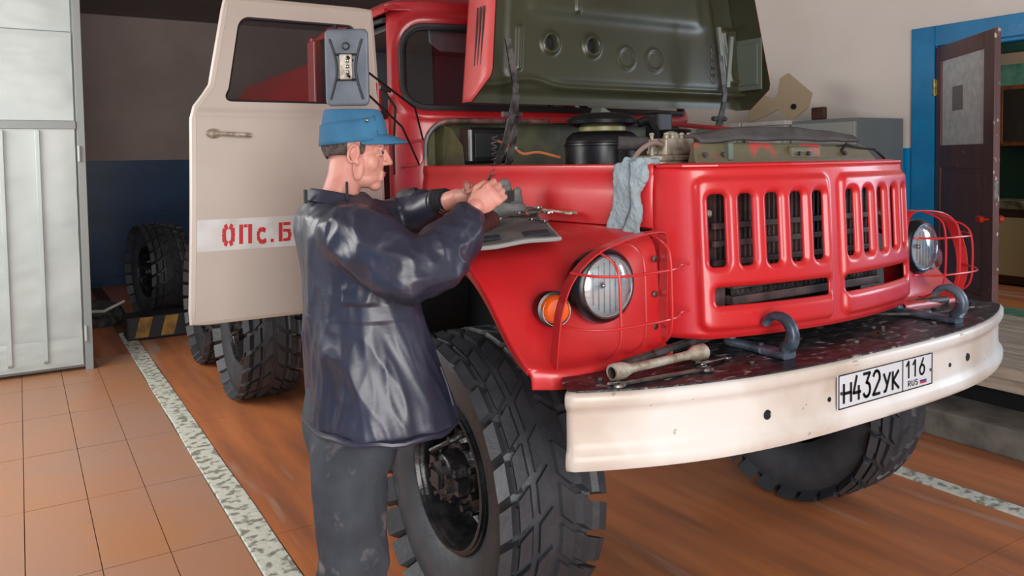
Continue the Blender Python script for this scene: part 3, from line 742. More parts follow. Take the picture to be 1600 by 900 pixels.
# top roll, tray
MB().prism([(-.63, .42), (-.60, .33), (-.50, .27), (-.2, .225), (.2, .225), (.5, .27), (.60, .33), (.63, .42), (.6, .52), (-.6, .52)], (0, 0, 1.680), (1, 0, 0), (0, 1, 0), 0.010).build('top_flange', red, grl, smooth=0, bevel=0.003)
tray = MB()
tray.loft([[(-.50, .36, z0) if False else (-.465, .40, 1.69), (.55, .40, 1.69), (.50, .43, 1.755), (-.45, .43, 1.765)], [(-.44, .47, 1.69), (.55, .52, 1.69), (.50, .50, 1.755), (-.43, .46, 1.765)]])
tray = tray.build('radiator_shroud', redpatch, T, smooth=0, bevel=0.008)
MB().box((.23, .425, 1.725), (.46, .455, 1.752)).build('latch_slot', blackm, tray, smooth=0)
MB().box((.02, .405, 1.70), (.20, .455, 1.748)).build('recessed_panel', redpatch, tray, smooth=0, bevel=0.008)
MB().tube([(.33, .42, 1.72), (.36, .41, 1.755), (.45, .42, 1.742), (.56, .42, 1.735), (.59, .40, 1.70), (.60, .40, 1.69)], 0.006).build('latch_cable', black, tray)
for x in (-.42, -.33, .07, .12, .34): MB().cyl((x, .41, 1.722), (x, .395, 1.720), .009, n=6).build('bolt', grime, tray)
MB().box((-.31, .40, 1.70), (-.285, .44, 1.762)).build('shroud_rib', greyol, tray, smooth=0, bevel=0.004)
m_ = MB(); us = np.linspace(-.42, .46, 40); vs = np.linspace(.42, .51, 10)
m_.grid([[(u, v, 1.768 + .055 * max(0, math.sin(math.pi * min(1, max(0, (u + .5) / 1.05)))) ** .6 * min(1, (v - .42) / .04 + .15) + .008 * noise.noise((u * 7, v * 7, 0))) for v in vs] for u in us])
m_.build('rubber_hood_pad', rubmat, tray, mods=[('SOLIDIFY', dict(thickness=0.012))])
# radiator with shutters
ra = MB().box((-.44, .40, 1.12), (.44, .46, 1.67)).build('radiator', blackm, T, smooth=0)
m_ = MB()
for k in range(36): m_.box((-.43 + k * .0245, .355, 1.33), (-.421 + k * .0245, .385, 1.64))
m_.build('shutter_slats', radm, ra, smooth=0, kind='stuff')
for z in (1.345, 1.41, 1.47): MB().box((-.45, .335, z), (.45, .352, z + .022)).build('cross_bar', radm, ra, smooth=0, bevel=0.003)
MB().box((-.40, .30, 1.215), (.42, .34, 1.245)).box((-.40, .30, 1.27), (.42, .34, 1.30)).build('lower_frame_bar', radm, ra, smooth=0, bevel=0.003)
m_ = MB()
for k in range(34): m_.cyl((-.38 + k * .0235, .315, 1.258), (-.366 + k * .0235, .315, 1.258), .016, .010, 10)
m_.build('spring_coil', grime, ra)
MB().box((-.50, .33, 1.20), (-.40, .38, 1.31)).build('bracket', radm, ra, smooth=0, bevel=0.01)
MB().tube([(-.55, .33, 1.525), (-.49, .32, 1.53), (-.46, .35, 1.52)], 0.010).build('rod_end', alu, ra)

# ---------------------------------------------------------------- side panels (engine compartment sides)
for s in (-1, 1):
    pln = spline([(.637, .425), (.668, .60), (.70, .90), (.745, 1.25), (.79, 1.52), (.83, 1.76)], 5)
    P = []
    for q in pln:
        x, y = q
        P.append([(s * (x - .020), y, 1.686), (s * (x - .006), y, 1.692), (s * x, y, 1.688), (s * (x + .002), y, 1.66), (s * (x - .002), y, 1.652), (s * (x + .004), y, 1.60), (s * (x + .004), y, 1.485), (s * (x - .004), y, 1.478)])
    sp = MB().grid(P).build('side_panel', red, T, smooth=40, mods=[('SOLIDIFY', dict(thickness=0.003, offset=0))])
    MB().lathe([(.024, 0), (.024, .003), (.018, .004), (.016, .001), (.012, .001), (.010, .006), (0, .007)], (s * .668, .50, 1.525), (s, -0.05, 0), 20).build('panel_fastener', red, sp)
    # flange with bolts on the fender side, next to grille
# ---------------------------------------------------------------- fenders
O = [(1.95, 1.30), (1.55, 1.41), (1.15, 1.44), (.86, 1.435), (.72, 1.405), (.60, 1.315), (.50, 1.205), (.43, 1.125), (.385, 1.098), (.345, 1.092), (.330, 1.08), (.335, 1.032)]
I = [(1.95, 1.475), (1.55, 1.475), (1.15, 1.478), (.86, 1.48), (.60, 1.482), (.44, 1.474), (.40, 1.42), (.392, 1.25), (.385, 1.115), (.345, 1.105), (.328, 1.092), (.332, 1.045)]
xsf = [.640, .70, .78, .86, .94, 1.02, 1.09, 1.145, 1.17, 1.178]
for s in (-1, 1):
    P = []
    for k, x in enumerate(xsf):
        w = min(1, max(0, (x - .66) / .36)); w = w * w * (3 - 2 * w); row = []
        for j, (a, b) in enumerate(zip(I, O)):
            y = a[0] * (1 - w) + b[0] * w; z = a[1] * (1 - w) + b[1] * w; xx = x
            if j < 7 and x > 1.1: z -= (x - 1.1) * .35
            if j >= 9: y += max(0, x - 1.02) ** 2 * 2.2
            if j >= 5 and x > 1.1: xx -= (j - 4) * .004
            if j < 5: xx = x + max(0, (y - 1.0)) * 0.0 + (.13 * min(1, max(0, (y - .5) / 1.2)) * (1 - (x - .64) / .54))
            row.append((s * xx, y, z))
        P.append(row)
    # folded-in wheel-arch lip
    P.append([(q[0] - s * .004, q[1] + (0.0 if j < 4 else .012), q[2] - (.045, .045, .045, .045, .045, .045, .045, .04, .03, .015, .005, 0)[j]) for j, q in enumerate(P[-1])])
    P.append([(q[0] - s * .030, q[1] + .012, q[2] - (.008 if j < 9 else 0)) for j, q in enumerate(P[-1])])
    fd = MB().grid(P).build('fender', red, T, smooth=180, mods=[('SOLIDIFY', dict(thickness=0.004, offset=-1)), ('SUBSURF', dict(levels=2, render_levels=2))])
    bake(fd)
    import bmesh
    bm = bmesh.new(); bm.from_mesh(fd.data); of_ = OFF[fd.name]
    bmesh.ops.delete(bm, geom=[f for f in bm.faces if math.hypot(abs(f.calc_center_median().x + of_[0]) - .850, f.calc_center_median().z + of_[2] - 1.313) < .101 and f.calc_center_median().y + of_[1] < .48], context='FACES')
    bm.to_mesh(fd.data); bm.free()
    # inner wheel well
    MB().box((s * .62 - .02, .62, .85), (s * .62 + .02, 1.75, 1.44)).box((min(s * .60, s * 1.14), 1.70, .70), (max(s * .60, s * 1.14), 1.73, 1.40)).box((min(s * .60, s * 1.14), 1.0, 1.36), (max(s * .60, s * 1.14), 1.73, 1.385)).build('wheel_well', blackm, fd, smooth=0)
    for z in (1.385, 1.27, 1.165): MB().lathe([(.011, 0), (.011, .004), (.006, .006), (0, .006)], (s * .668, .388, z), (0, -1, 0), 10).build('bolt', steel, fd)
    # headlight
    hc = np.array((s * .862, .403, 1.314)); hd = np.array((s * 0.02, -1, 0.0))
    hl = MB().lathe([(.092, .085), (.110, .055), (.119, .025), (.120, .008), (.116, -.004), (.108, -.014), (.100, -.018), (.096, -.006)], hc, -hd * -1 if False else (0, 1, 0), 40).build('headlight', black, T)
    rf = MB().lathe([(.098, -.012), (.092, .015), (.07, .045), (.03, .060), (0, .062)], hc, (0, 1, 0), 40).build('reflector', lampr, hl)
    MB().lathe([(.101, -.020), (.095, -.020), (.093, -.010), (.101, -.008)], hc, (0, 1, 0), 40).build('chrome_ring', chrome, hl)
    lm = MB(); lm.lathe([(.097, -.016), (.075, -.028), (.04, -.036), (.0, -.039)], hc, (0, 1, 0), 40); lm.build('lens', lens, hl)
    lb = MB()
    for q in range(-6, 7, 2): lb.box((hc[0] + q * .011 - .0012, hc[1] - .026, hc[2] - math.sqrt(max(0, .085 ** 2 - (q * .011) ** 2)) * .95), (hc[0] + q * .011 + .0012, hc[1] - .022, hc[2] + math.sqrt(max(0, .085 ** 2 - (q * .011) ** 2)) * .95))
    lb.build('lens_fluting', lens, hl, smooth=0)
    MB().ell(hc + np.array((0, .02, 0)), (.012, .02, .012)).build('bulb', chrome, hl)
    # turn signal
    tc = np.array((s * 1.025, .45, 1.252)); td = (s * .25, -1, 0.05)
    ts = MB().lathe([(.052, -.05), (.056, -.005), (.054, .004), (.046, .006)], tc, td, 28).build('turn_signal', black, T)
    MB().lathe([(.046, .004), (.043, .026), (.034, .036), (.0, .038)], tc, td, 28).build('amber_lens' if s < 0 else 'dull_lens', amber if s < 0 else redold, ts)
    MB().lathe([(.046, .003), (.044, .025), (.046, .025)], tc - np.array((0, 0, .004)), td, 28).build('clear_rim', plast, ts)
    # headlight guard: flat band + rods
    gb = spline([(s * 1.080, .375, 1.095), (s * 1.090, .352, 1.17), (s * 1.078, .345, 1.27), (s * 1.034, .345, 1.36), (s * .958, .335, 1.428), (s * .86, .325, 1.464), (s * .765, .33, 1.478), (s * .69, .34, 1.478), (s * .662, .352, 1.455), (s * .655, .358, 1.40), (s * .652, .365, 1.27), (s * .650, .370, 1.12)], 5)
    hg = MB().strip(gb, (s * -.15, 1, 0), .044, .004)
    hg = hg.build('headlight_guard', red, T, smooth=60)
    for (x, zt, zb) in ((.745, 1.475, 1.12), (.85, 1.462, 1.115), (.945, 1.432, 1.11)):
        MB().tube(spline([(s * x, .325, zt), (s * x, .265, zt - .02), (s * x, .235, zt - .06), (s * x, .228, (zt + zb) / 2), (s * (x - .005), .238, zb + .06), (s * (x - .01), .30, zb + .01), (s * (x - .01), .335, zb)], 5), .0042, 8).build('guard_rod', red, hg)
    for z in (1.372, 1.222):
        xo = 1.036 if z > 1.3 else 1.082
        MB().tube(spline([(s * xo, .345, z + .005), (s * (xo - .03), .275, z), (s * (xo - .10), .232, z - .002), (s * .85, .221, z), (s * .72, .24, z), (s * .655, .285, z + .002), (s * .615, .285, z + .004)], 5), .0042, 8).build('guard_rod', red, hg)

# ---------------------------------------------------------------- cab
CP = spline([(-.938, 1.90), (-.925, 1.865), (-.87, 1.80), (-.78, 1.755), (-.6, 1.72), (-.3, 1.70), (0, 1.695), (.3, 1.70), (.6, 1.72), (.78, 1.755), (.87, 1.80), (.925, 1.865), (.938, 1.90)], 8)
CP = np.array(CP); cs = np.r_[0, np.cumsum(np.linalg.norm(np.diff(CP, axis=0), axis=1))]; cs -= cs[-1] / 2; CH = cs[-1]
ctg = np.gradient(CP, axis=0); ctg /= np.linalg.norm(ctg, axis=1)[:, None]; cn = np.c_[ctg[:, 1], -ctg[:, 0]]


def cpos(U, V, off=0.0):
    x = np.interp(U, cs, CP[:, 0]); y = np.interp(U, cs, CP[:, 1]); nx = np.interp(U, cs, cn[:, 0]); ny = np.interp(U, cs, cn[:, 1])
    t = np.clip((V - 1.93) / .5, 0, 1)
    d = sd_rr(U, V, 0, 2.16, .93, .205, .13)
    rel = off - .012 * np.exp(-(np.maximum(d, 0) / .012) ** 2) + .010 * np.exp(-((d - .035) / .016) ** 2)
    return np.stack([(x + nx * rel) * (1 - .075 * t), y + ny * rel + .17 * t + .02 * np.clip((V - 2.40) / .1, 0, 1) ** 2, V], -1)


cm = MB()
sheet(cm, np.linspace(-CH, CH, 200), np.linspace(1.0, 2.48, 130), cpos, lambda U, V: np.minimum(sd_rr(U, V, 0, 2.16, .93, .205, .13), sd_rr(U, V, 0, 1.44, .82, .46, .12)), lambda U, V: cpos(U, V, -.03))
cab = clean(cm.build('cab_shell', redcab, T, smooth=180))
def frame_tube(hx, hz, cz, r, rad, off, hx0=0, n=24):
    pts = []
    for (cx_, cy_, a0) in ((hx - r, hz - r, 0), (-hx + r, hz - r, 90), (-hx + r, -hz + r, 180), (hx - r, -hz + r, 270)):
        pts += [(cx_ + r * math.cos(math.radians(a0 + t)), cz + cy_ + r * math.sin(math.radians(a0 + t))) for t in np.linspace(0, 90, 8)]
    out = []
    for i in range(len(pts)):
        a = np.array(pts[i]); b = np.array(pts[(i + 1) % len(pts)]); k = max(1, int(np.linalg.norm(b - a) / .06))
        for q in range(k): c_ = a + (b - a) * q / k; out.append(cpos(np.array(c_[0]), np.array(c_[1]), off))
    return MB().tube(out, rad, 8, True)


frame_tube(.925, .20, 2.16, .125, .016, .002).build('windshield_seal', seal, cab)
gU, gV = np.meshgrid(np.linspace(-.92, .92, 60), np.linspace(1.965, 2.355, 10), indexing='ij')
MB().grid(cpos(gU, gV, -.012) ).build('windshield', wglass, cab, smooth=180)
# engine bay opening rim with worn edge + firewall
frame_tube(.82, .46, 1.44, .12, .013, .004).build('bay_rim', mat('worn_pink_grey_edge', (140, 96, 92), 0.4, col2=(60, 58, 54), scale=12), cab)
MB().box((-.80, 1.83, 1.0), (.80, 1.85, 1.90)).build('firewall', olive2, cab, smooth=0)
for s in (-1, 1): MB().prism([(1.50, 1.45), (1.83, 1.45), (1.83, 1.90), (1.66, 1.86), (1.56, 1.78)], (s * .735, 0, 0), (0, 1, 0), (0, 0, 1), 0.004).build('bay_side_plate', olive2, cab, smooth=0)
# roof
P = []
for u in np.linspace(-1, 1, 33):
    row = []
    for v in np.linspace(0, 1, 25):
        x = u * .905; e = max(0, 1 - abs(u) ** 5) ** .5; g = min(1, v / .14) ** .5 * min(1, (1 - v) / .1 + .0) ** .5
        yf = 1.90 + .10 * abs(u) ** 4; row.append((x, yf + (3.1 - yf) * v, 2.44 + .115 * e * g))
    P.append(row)
rf = MB().grid(P).build('roof', redcab, cab, smooth=180, mods=[('SOLIDIFY', dict(thickness=0.006))])
for s in (-1, 1):
    MB().tube([(s * .90, 1.99, 2.435), (s * .915, 2.10, 2.425), (s * .918, 2.6, 2.425), (s * .915, 3.05, 2.425)], .011).build('rain_gutter', redcab, cab)
    MB().tube([(s * .88, 2.06, 2.40), (s * .89, 2.3, 2.405), (s * .89, 2.9, 2.40)], .014).build('door_seal', seal, cab)
MB().box((-.93, 3.02, 1.0), (.93, 3.08, 2.45)).build('back_wall', redcab, cab, smooth=0, bevel=0.01)
MB().box((-.90, 2.98, 1.0), (.90, 3.02, 2.42)).box((-.80, 2.12, 2.38), (.80, 3.0, 2.41)).build('interior_lining', cabint, cab, smooth=0)
MB().box((.90, 2.05, 1.0), (.95, 3.05, 1.95)).box((.88, 2.9, 1.95), (.93, 3.05, 2.42)).build('left_door', redcab, cab, smooth=0, bevel=0.01)
MB().box((-.95, 2.05, .98), (-.80, 3.05, 1.06)).box((-.95, 2.92, 1.06), (-.90, 3.05, 2.42)).build('sill', redcab, cab, smooth=0, bevel=0.01)
MB().box((-.85, 2.5, 1.15), (.85, 2.95, 1.48)).box((-.85, 2.80, 1.48), (.85, 2.97, 2.02)).build('seat', mat('dark_red_seat', (92, 42, 40), 0.7), cab, smooth=0, bevel=0.03)
MB().box((-.88, 1.86, 1.70), (.88, 2.15, 1.93)).build('dashboard', mat('red_dashboard', (140, 36, 38), 0.5), cab, smooth=0, bevel=0.03)
MB().tube(arc((.45, 2.32, 1.90), .20, 0, 360, 28, (1, 0, 0), (0, .45, .89))[:-1], .014, 8, True).build('steering_wheel', black, cab)
MB().prism([(-.64 + .05 * math.cos(t) if False else a, b) for t, a, b in [(0, -.66, .0), (0, -.24, .0), (0, -.22, -.02), (0, -.22, -.09), (0, -.25, -.12), (0, -.60, -.12), (0, -.66, -.08)]], (-.02, 1.99, 2.375), (1, 0, 0), (0, 0.05, 1), 0.012).build('sun_visor', visor, cab, smooth=0, bevel=0.004)
# rear superstructure (fire body), mostly hidden
bpf = [(-1.05, 1.24), (-1.05, 1.84), (-.98, 1.88), (-.55, 2.46), (.55, 2.46), (.98, 1.88), (1.05, 1.84), (1.05, 1.24)]
bd = MB().loft([[(x, y, z) for x, z in bpf] for y in (3.25, 6.1)]).build('fire_body', redcab, T, smooth=0, bevel=0.03)
MB().box((-1.056, 3.3, 1.47), (-1.05, 6.08, 1.70)).build('white_stripe', white, bd, smooth=0)
for y in (3.9, 4.75, 5.5): MB().box((-1.062, y, 1.28), (-1.05, y + .012, 1.80)).build('locker_seam', blackm, bd, smooth=0)

# mirror with arms on the cowl
mr = MB().prism([(-.078 + a, b) for a, b in ((.012, -.138), (.145, -.138), (.156, -.126), (.156, .126), (.145, .138), (.012, .138), (0, .126), (0, -.126))], (-1.385, 1.215, 2.055), (.848, -.53, 0), (0, 0, 1), 0.022)
mr = mr.build('mirror', mat('blue_grey_mirror_back', (104, 112, 122), 0.4, col2=(86, 94, 104), scale=8, col3=(176, 168, 90), scale3=5, lo3=0.66, hi3=0.67), T, smooth=0, bevel=0.008)
mo = np.array((-1.385, 1.215, 2.055)); mx_ = np.array((.848, -.53, 0)); mn = -np.array((.53, .848, 0)); mo2 = mo + mn * 0.026
mp = lambda a, b, d=0.0: mo2 + mx_ * a + np.array((0, 0, b)) + mn * d
for s in (-1, 1):
    MB().tube(spline([mp(s * .058, .10), mp(s * .045, .06), mp(s * .036, .02), mp(s * .034, -.02), mp(s * .042, -.06), mp(s * .058, -.115)], 4), .0045, 6).build('mirror_rib', seal, mr)
for z in (.045, -.045): MB().tube([mp(-.036, z), mp(.036, z)], .0045, 6).build('mirror_rib', seal, mr)
MB().tube([mp(-.014 if k % 2 else .014, 0) * 0 + mp(.012 * math.cos(t), .012 * math.sin(t) + .075) for k, t in enumerate(np.linspace(0, 2 * math.pi, 14, endpoint=False))], .003, 6, True).build('mirror_emblem_ring', seal, mr)
MB().box((-.022, -.008, -.045), (.022, .012, .045), np.array([mx_, mn, (0, 0, 1)]).T, mo2).build('mirror_bracket', alu, mr, smooth=0, bevel=0.004)
for z in (.02, 0, -.02): MB().ell(mp(.008, z, .018), (.008, .008, .008)).build('bracket_bolt', chrome, mr)
MB().tube([mp(.008, .035, .02), (-1.05, 1.37, 1.93), (-.925, 1.56, 1.805)], .0045, 8).tube([mp(.008, -.03, .02), (-1.13, 1.32, 1.85), (-.95, 1.55, 1.70)], .0045, 8).build('mirror_arm', black, mr)
MB().tube([(-.925, 1.56, 1.805), (-.935, 1.55, 1.79), (-.94, 1.545, 1.72), (-.95, 1.55, 1.70)], .007, 8).tube([(-.925, 1.56, 1.805), (-.90, 1.78, 1.80)], .007).tube([(-.95, 1.55, 1.70), (-.92, 1.80, 1.69)], .007).build('mirror_mount', redcab, mr)
MB().tube([(-1.20, 1.33, 1.99), (-1.13, 1.38, 1.93), (-1.09, 1.50, 1.78), (-.98, 1.75, 1.66)], .006, 6).tube([(-1.22, 1.32, 2.0), (-1.17, 1.33, 1.99)], .009).build('mirror_cable', seal, mr)

# ---------------------------------------------------------------- open right door (beige, seen from outside)
DX0, DX1, DY = -1.815, -.985, 1.905


def dpos(U, V, off=0.0):
    # u from 0 (free edge) to 1 (hinge), v = z ; profile leans in towards the top, waist bead
    xl = DX0 + .055 * np.clip((V - 1.93) / .1, 0, 1) + .105 * np.clip((V - 1.93) / .5, 0, 1) - .0 * V + .03 * np.clip((V - 1.08) / .85, 0, 1)
    xr = DX1 - .01 * np.clip((V - 1.93) / .5, 0, 1)
    x = xl + (xr - xl) * U
    y = DY - off + .05 * np.clip((V - 1.90) / .5, 0, 1) - .010 * np.exp(-((V - 1.925) / .012) ** 2) - .02 * np.sin(np.clip((V - 1.06) / .85, 0, 1) * math.pi)
    return np.stack([x, y, V], -1)


def dhole(U, V): return sd_rr(U * .78, V, .40 * .975 - .01, 2.16, .315, .183, .05)


dm = MB(); uu = np.linspace(0, 1, 70); vv = np.linspace(1.065, 2.41, 110)
sheet(dm, uu, vv, dpos, dhole, lambda U, V: dpos(U, V, -.035))
door_r = clean(dm.build('door', beige, T, smooth=60))
Pi = []
m_ = MB(); sheet(m_, uu, vv, lambda U, V: dpos(U, V, -.04), dhole)
clean(m_.build('inner_panel', beige, door_r, smooth=60))
edge = [dpos(np.array(a), np.array(b), -.02) for a, b in [(0, v) for v in np.linspace(1.065, 2.41, 30)] + [(u, 2.41) for u in np.linspace(0.05, 1, 12)] + [(1, v) for v in np.linspace(2.36, 1.065, 30)] + [(u, 1.065) for u in np.linspace(.95, .05, 12)]]
MB().tube(edge, .021, 8, True).build('door_rim', beige, door_r)
pts = []
for (cx_, cz_, a0) in ((.38 + .265, 2.16 + .133, 0), (.38 - .265, 2.16 + .133, 90), (.38 - .265, 2.16 - .133, 180), (.38 + .265, 2.16 - .133, 270)):
    for t in np.linspace(0, 90, 6): pts.append(dpos(np.array((cx_ + .05 * math.cos(math.radians(a0 + t))) / .78), np.array(cz_ + .05 * math.sin(math.radians(a0 + t))), -.012))
MB().tube(pts, .010, 8, True).build('window_seal', seal, door_r)
gU, gV = np.meshgrid(np.linspace(.065 / .78, .70 / .78, 10), np.linspace(1.975, 2.345, 10), indexing='ij')
MB().grid(dpos(gU, gV, -.018)).build('window_pane', wglass, door_r)
MB().tube([dpos(np.array(.72), np.array(1.98), -.01), dpos(np.array(.74), np.array(2.34), -.01)], .011, 6).build('vent_window_bar', seal, door_r)
hd_ = MB().ell(dpos(np.array(.085), np.array(1.842), .014), (.030, .012, .020))
hd_.loft([ring(dpos(np.array(u), np.array(1.842 - (u - .09) * .04), .028), (0, .008, 0), (0, 0, .012 * k), 10) for u, k in ((.08, 1.0), (.12, .7), (.2, .85), (.265, .8), (.275, .4))])
hd_.build('door_handle', alu, door_r)
P = [[dpos(np.array(u), np.array(z), .002) for z in (1.355, 1.40, 1.44, 1.487)] for u in np.linspace(0.006, .98, 20)]
MB().grid(P).build('stencil_stripe', white, door_r, smooth=0, mods=[('SOLIDIFY', dict(thickness=0.001))])
# stencil letters ОПс. БА
def blk(mb, u0, z0, rects, su=.052, sz=.082, skew=0.0):
    for a0, a1, b0, b1 in rects:
        v = [dpos(np.array((u0 + a * su) / .80), np.array(z0 + b * sz), o) for o in (.003, .0045) for a, b in ((a0, b0), (a1, b0), (a1, b1), (a0, b1))]
        mb.add(v, [(3, 2, 1, 0), (4, 5, 6, 7), (0, 1, 5, 4), (1, 2, 6, 5), (2, 3, 7, 6), (3, 0, 4, 7)])


def dcurve(mb, u0, z0, pts, wdt=.30, su=.052, sz=.082):
    pts = [np.array(p, float) for p in pts]
    for a, b in zip(pts[:-1], pts[1:]):
        d = nrm(b - a); k = np.array((-d[1], d[0])) * wdt / 2
        q = [a - k, b - k, b + k, a + k]; v = [dpos(np.array((u0 + c[0] * su) / .80), np.array(z0 + c[1] * sz), o) for o in (.003, .0045) for c in q]
        mb.add(v, [(3, 2, 1, 0), (4, 5, 6, 7), (0, 1, 5, 4), (1, 2, 6, 5), (2, 3, 7, 6), (3, 0, 4, 7)])


zt = 1.378; tx = MB()
dcurve(tx, .100, zt, [(.42, .97), (.2, .85), (.16, .6), (.16, .4), (.2, .15), (.42, .03)]); dcurve(tx, .100, zt, [(.58, .97), (.8, .85), (.84, .6), (.84, .4), (.8, .15), (.58, .03)])
blk(tx, .168, zt, [(.0, .3, 0, 1), (.7, 1, 0, 1), (.36, .64, .84, 1)])
dcurve(tx, .236, zt, [(.75, .62), (.45, .72), (.2, .6), (.16, .35), (.25, .12), (.5, .02), (.8, .12)], .24)
blk(tx, .296, zt, [(.0, .25, 0, .16)])
blk(tx, .330, zt, [(.0, .3, 0, 1), (.36, .95, .84, 1), (.36, .8, .5, .64), (.36, .8, 0, .15)]); dcurve(tx, .330, zt, [(.78, .57), (.9, .45), (.9, .2), (.78, .08)], .26)
dcurve(tx, .400, zt, [(.12, 0), (.2, .7), (.45, 1)], .28); dcurve(tx, .400, zt, [(.9, 0), (.82, .7), (.58, 1)], .28); blk(tx, .400, zt, [(.36, .66, .28, .42)])
tx.build('stencil_lettering', redtxt, door_r, smooth=0)
MB().cyl((-.975, 1.93, 1.25), (-.975, 1.93, 1.40), .016).cyl((-.975, 1.93, 1.95), (-.975, 1.93, 2.08), .016).build('door_hinge', redcab, door_r)

# ---------------------------------------------------------------- hood, opened
HB = 1.31; HT = 0.08
def hpos(U, V, off=0.0):  # U = x, V = distance up from hinge edge (1.955)
    k = 1 - .20 * np.clip(V / 1.2, 0, 1); rel = off
    return np.stack([U * k, HB + HT * V + rel, 1.955 + V + 0 * U], -1)


def hrel(U, V):
    r = -.018 / (1 + np.exp((.095 - V + .0) / .006)) if False else 0
    r = .012 / (1 + np.exp(-(sd_rr(U, V, .0, .70, .66, .60, .05)) / .006))  # border stands nearer?
    for cx_ in (-.43, -.19):
        d = np.hypot(U - cx_, V - .27) - .040; r = r - .016 * np.exp(-(np.maximum(d, 0) / .013) ** 2)
    for cx_ in (.02, .20):
        d = np.abs(np.hypot(U - cx_, V - .225) - .05); r = r - .006 * np.exp(-(d / .006) ** 2)
    d = sd_rr(U, V, -.60, .24, .006, .09, .004); r = r - .012 * np.exp(-(np.maximum(d, 0) / .009) ** 2)
    d = sd_rr(U, V, -.28, .62, .006, .20, .004); r = r - .010 * np.exp(-(np.maximum(d, 0) / .009) ** 2)
    d = sd_rr(U - .0 * V, V, .80, .27, .075, .14, .02); r = r - .022 / (1 + np.exp(d / .004)); d2 = sd_rr(U, V, .80, .27, .058, .12, .015); r = r + .008 / (1 + np.exp(d2 / .003))
    r = r - .020 / (1 + np.exp(-(V - .40) / .012)) * (1 / (1 + np.exp(-(.55 - np.abs(U)) / .02)))
    r = r - .016 * np.exp(-((V - .075 - .03 * np.exp(-((U + .55) / .12) ** 2)) / .014) ** 2)
    r = r + .030 / (1 + np.exp((V - .055) / .008))
    return r


hm = MB(); sheet(hm, np.linspace(-.815, .815, 260), np.linspace(0, 1.2, 190), lambda U, V: hpos(U, V, hrel(U, V)), lambda U, V: np.minimum(np.hypot(U + .43, V - .27) - .036, np.hypot(U + .19, V - .27) - .036), lambda U, V: hpos(U, V, .03))
hood = clean(hm.build('hood', olive, T, smooth=180))
m_ = MB(); gU, gV = np.meshgrid(np.linspace(-.82, .82, 30), np.linspace(.02, 1.2, 20), indexing='ij'); m_.grid(hpos(gU, gV, .075 + .03 * (1 - (gU / .82) ** 2))); m_.build('outer_skin', red, hood, smooth=180)
MB().box((-.50, HB + .055, 2.17), (-.12, HB + .062, 2.28)).build('hole_shade_sheet', blackm, hood, smooth=0)  # black sheet added to paint the shade behind the hood holes
# side skirts with louvres (outside red, inside dark olive)
for s in (-1, 1):
    P = []
    for v in np.linspace(0, 1.2, 40):
        dep = .03 + .155 * min(1, max(0, (v - .0) / .10)) * (1 - .25 * v / 1.2) if v > .0 else .03
        dep = max(dep, .02); k = 1 - .20 * v / 1.2
        P.append([(s * (.818 * k + .0), HB + HT * v + .085, 1.955 + v), (s * (.826 * k), HB + HT * v + .06, 1.955 + v), (s * (.830 * k), HB + HT * v - dep * .5 + .02, 1.955 + v), (s * (.828 * k), HB + HT * v - dep + .02, 1.955 + v)])
    MB().grid([[(q[0] - s * .005, q[1] - .004, q[2]) for q in row] for row in P]).build('skirt_inside', olive, hood, smooth=60)
    sk = MB().grid(P).build('hood_skirt', redfade if s < 0 else red, hood, smooth=60, mods=[('SOLIDIFY', dict(thickness=0.004, offset=0))])
    for q in range(3):
        yy0 = HB - .070 + q * .026
        MB().tube([(s * .838 * (1 - .2 * .17), yy0 + .01, 2.10), (s * .838 * (1 - .2 * .32), yy0 + .02, 2.34)], [.0035, .0035], 6).build('louvre', blackm, sk)
MB().box((.772, HB - .13, 2.05), (.780, HB + .05, 2.31)).build('skirt_stiffener', greyol, hood, smooth=0, bevel=.006)
MB().box((.764, HB - .11, 2.075), (.772, HB + .03, 2.285)).build('skirt_stiffener', greyol, hood, smooth=0, bevel=.008)
# hinge scissor arms
for s, xh in ((-1, -.70), (1, .50)):
    hg = MB().strip([(xh - .05, 1.30, 1.62), (xh, 1.24, 1.80), (xh + .02, 1.19, 1.98)], (1, 0, 0), .030, .008)
    hg.strip([(xh + .03, 1.32, 1.60), (xh + .05, 1.25, 1.84), (xh + .01, 1.18, 2.02), (xh - .03, 1.17, 2.20)], (1, 0, 0), .028, .008)
    hg.cyl((xh - .03, 1.22, 1.90), (xh + .06, 1.22, 1.90), .012, n=8)
    hgo = hg.build('hood_hinge', grime, hood, smooth=30)
    MB().tube([np.array((xh - .04, 1.27, 1.64)) + np.array((.012 * math.cos(t), .012 * math.sin(t), t * .0035)) for t in np.linspace(0, 50, 160)], .003, 5).build('spring', grime, hgo)
MB().strip([(.49, 1.20, 2.34), (.52, 1.19, 2.06)], (1, 0, 0), .022, .012).strip([(.58, 1.20, 2.30), (.53, 1.18, 2.05)], (1, 0, 0), .022, .012).build('hood_brace', greyol, hood)
m_ = MB()
for k in range(5): m_.tube(arc((.46, 1.20, 2.09 + k * .035), .022, 90, 270, 8, (1, 0, 0), (0, 0, 1)), .004, 6)
m_.build('brace_spring', grime, hood)

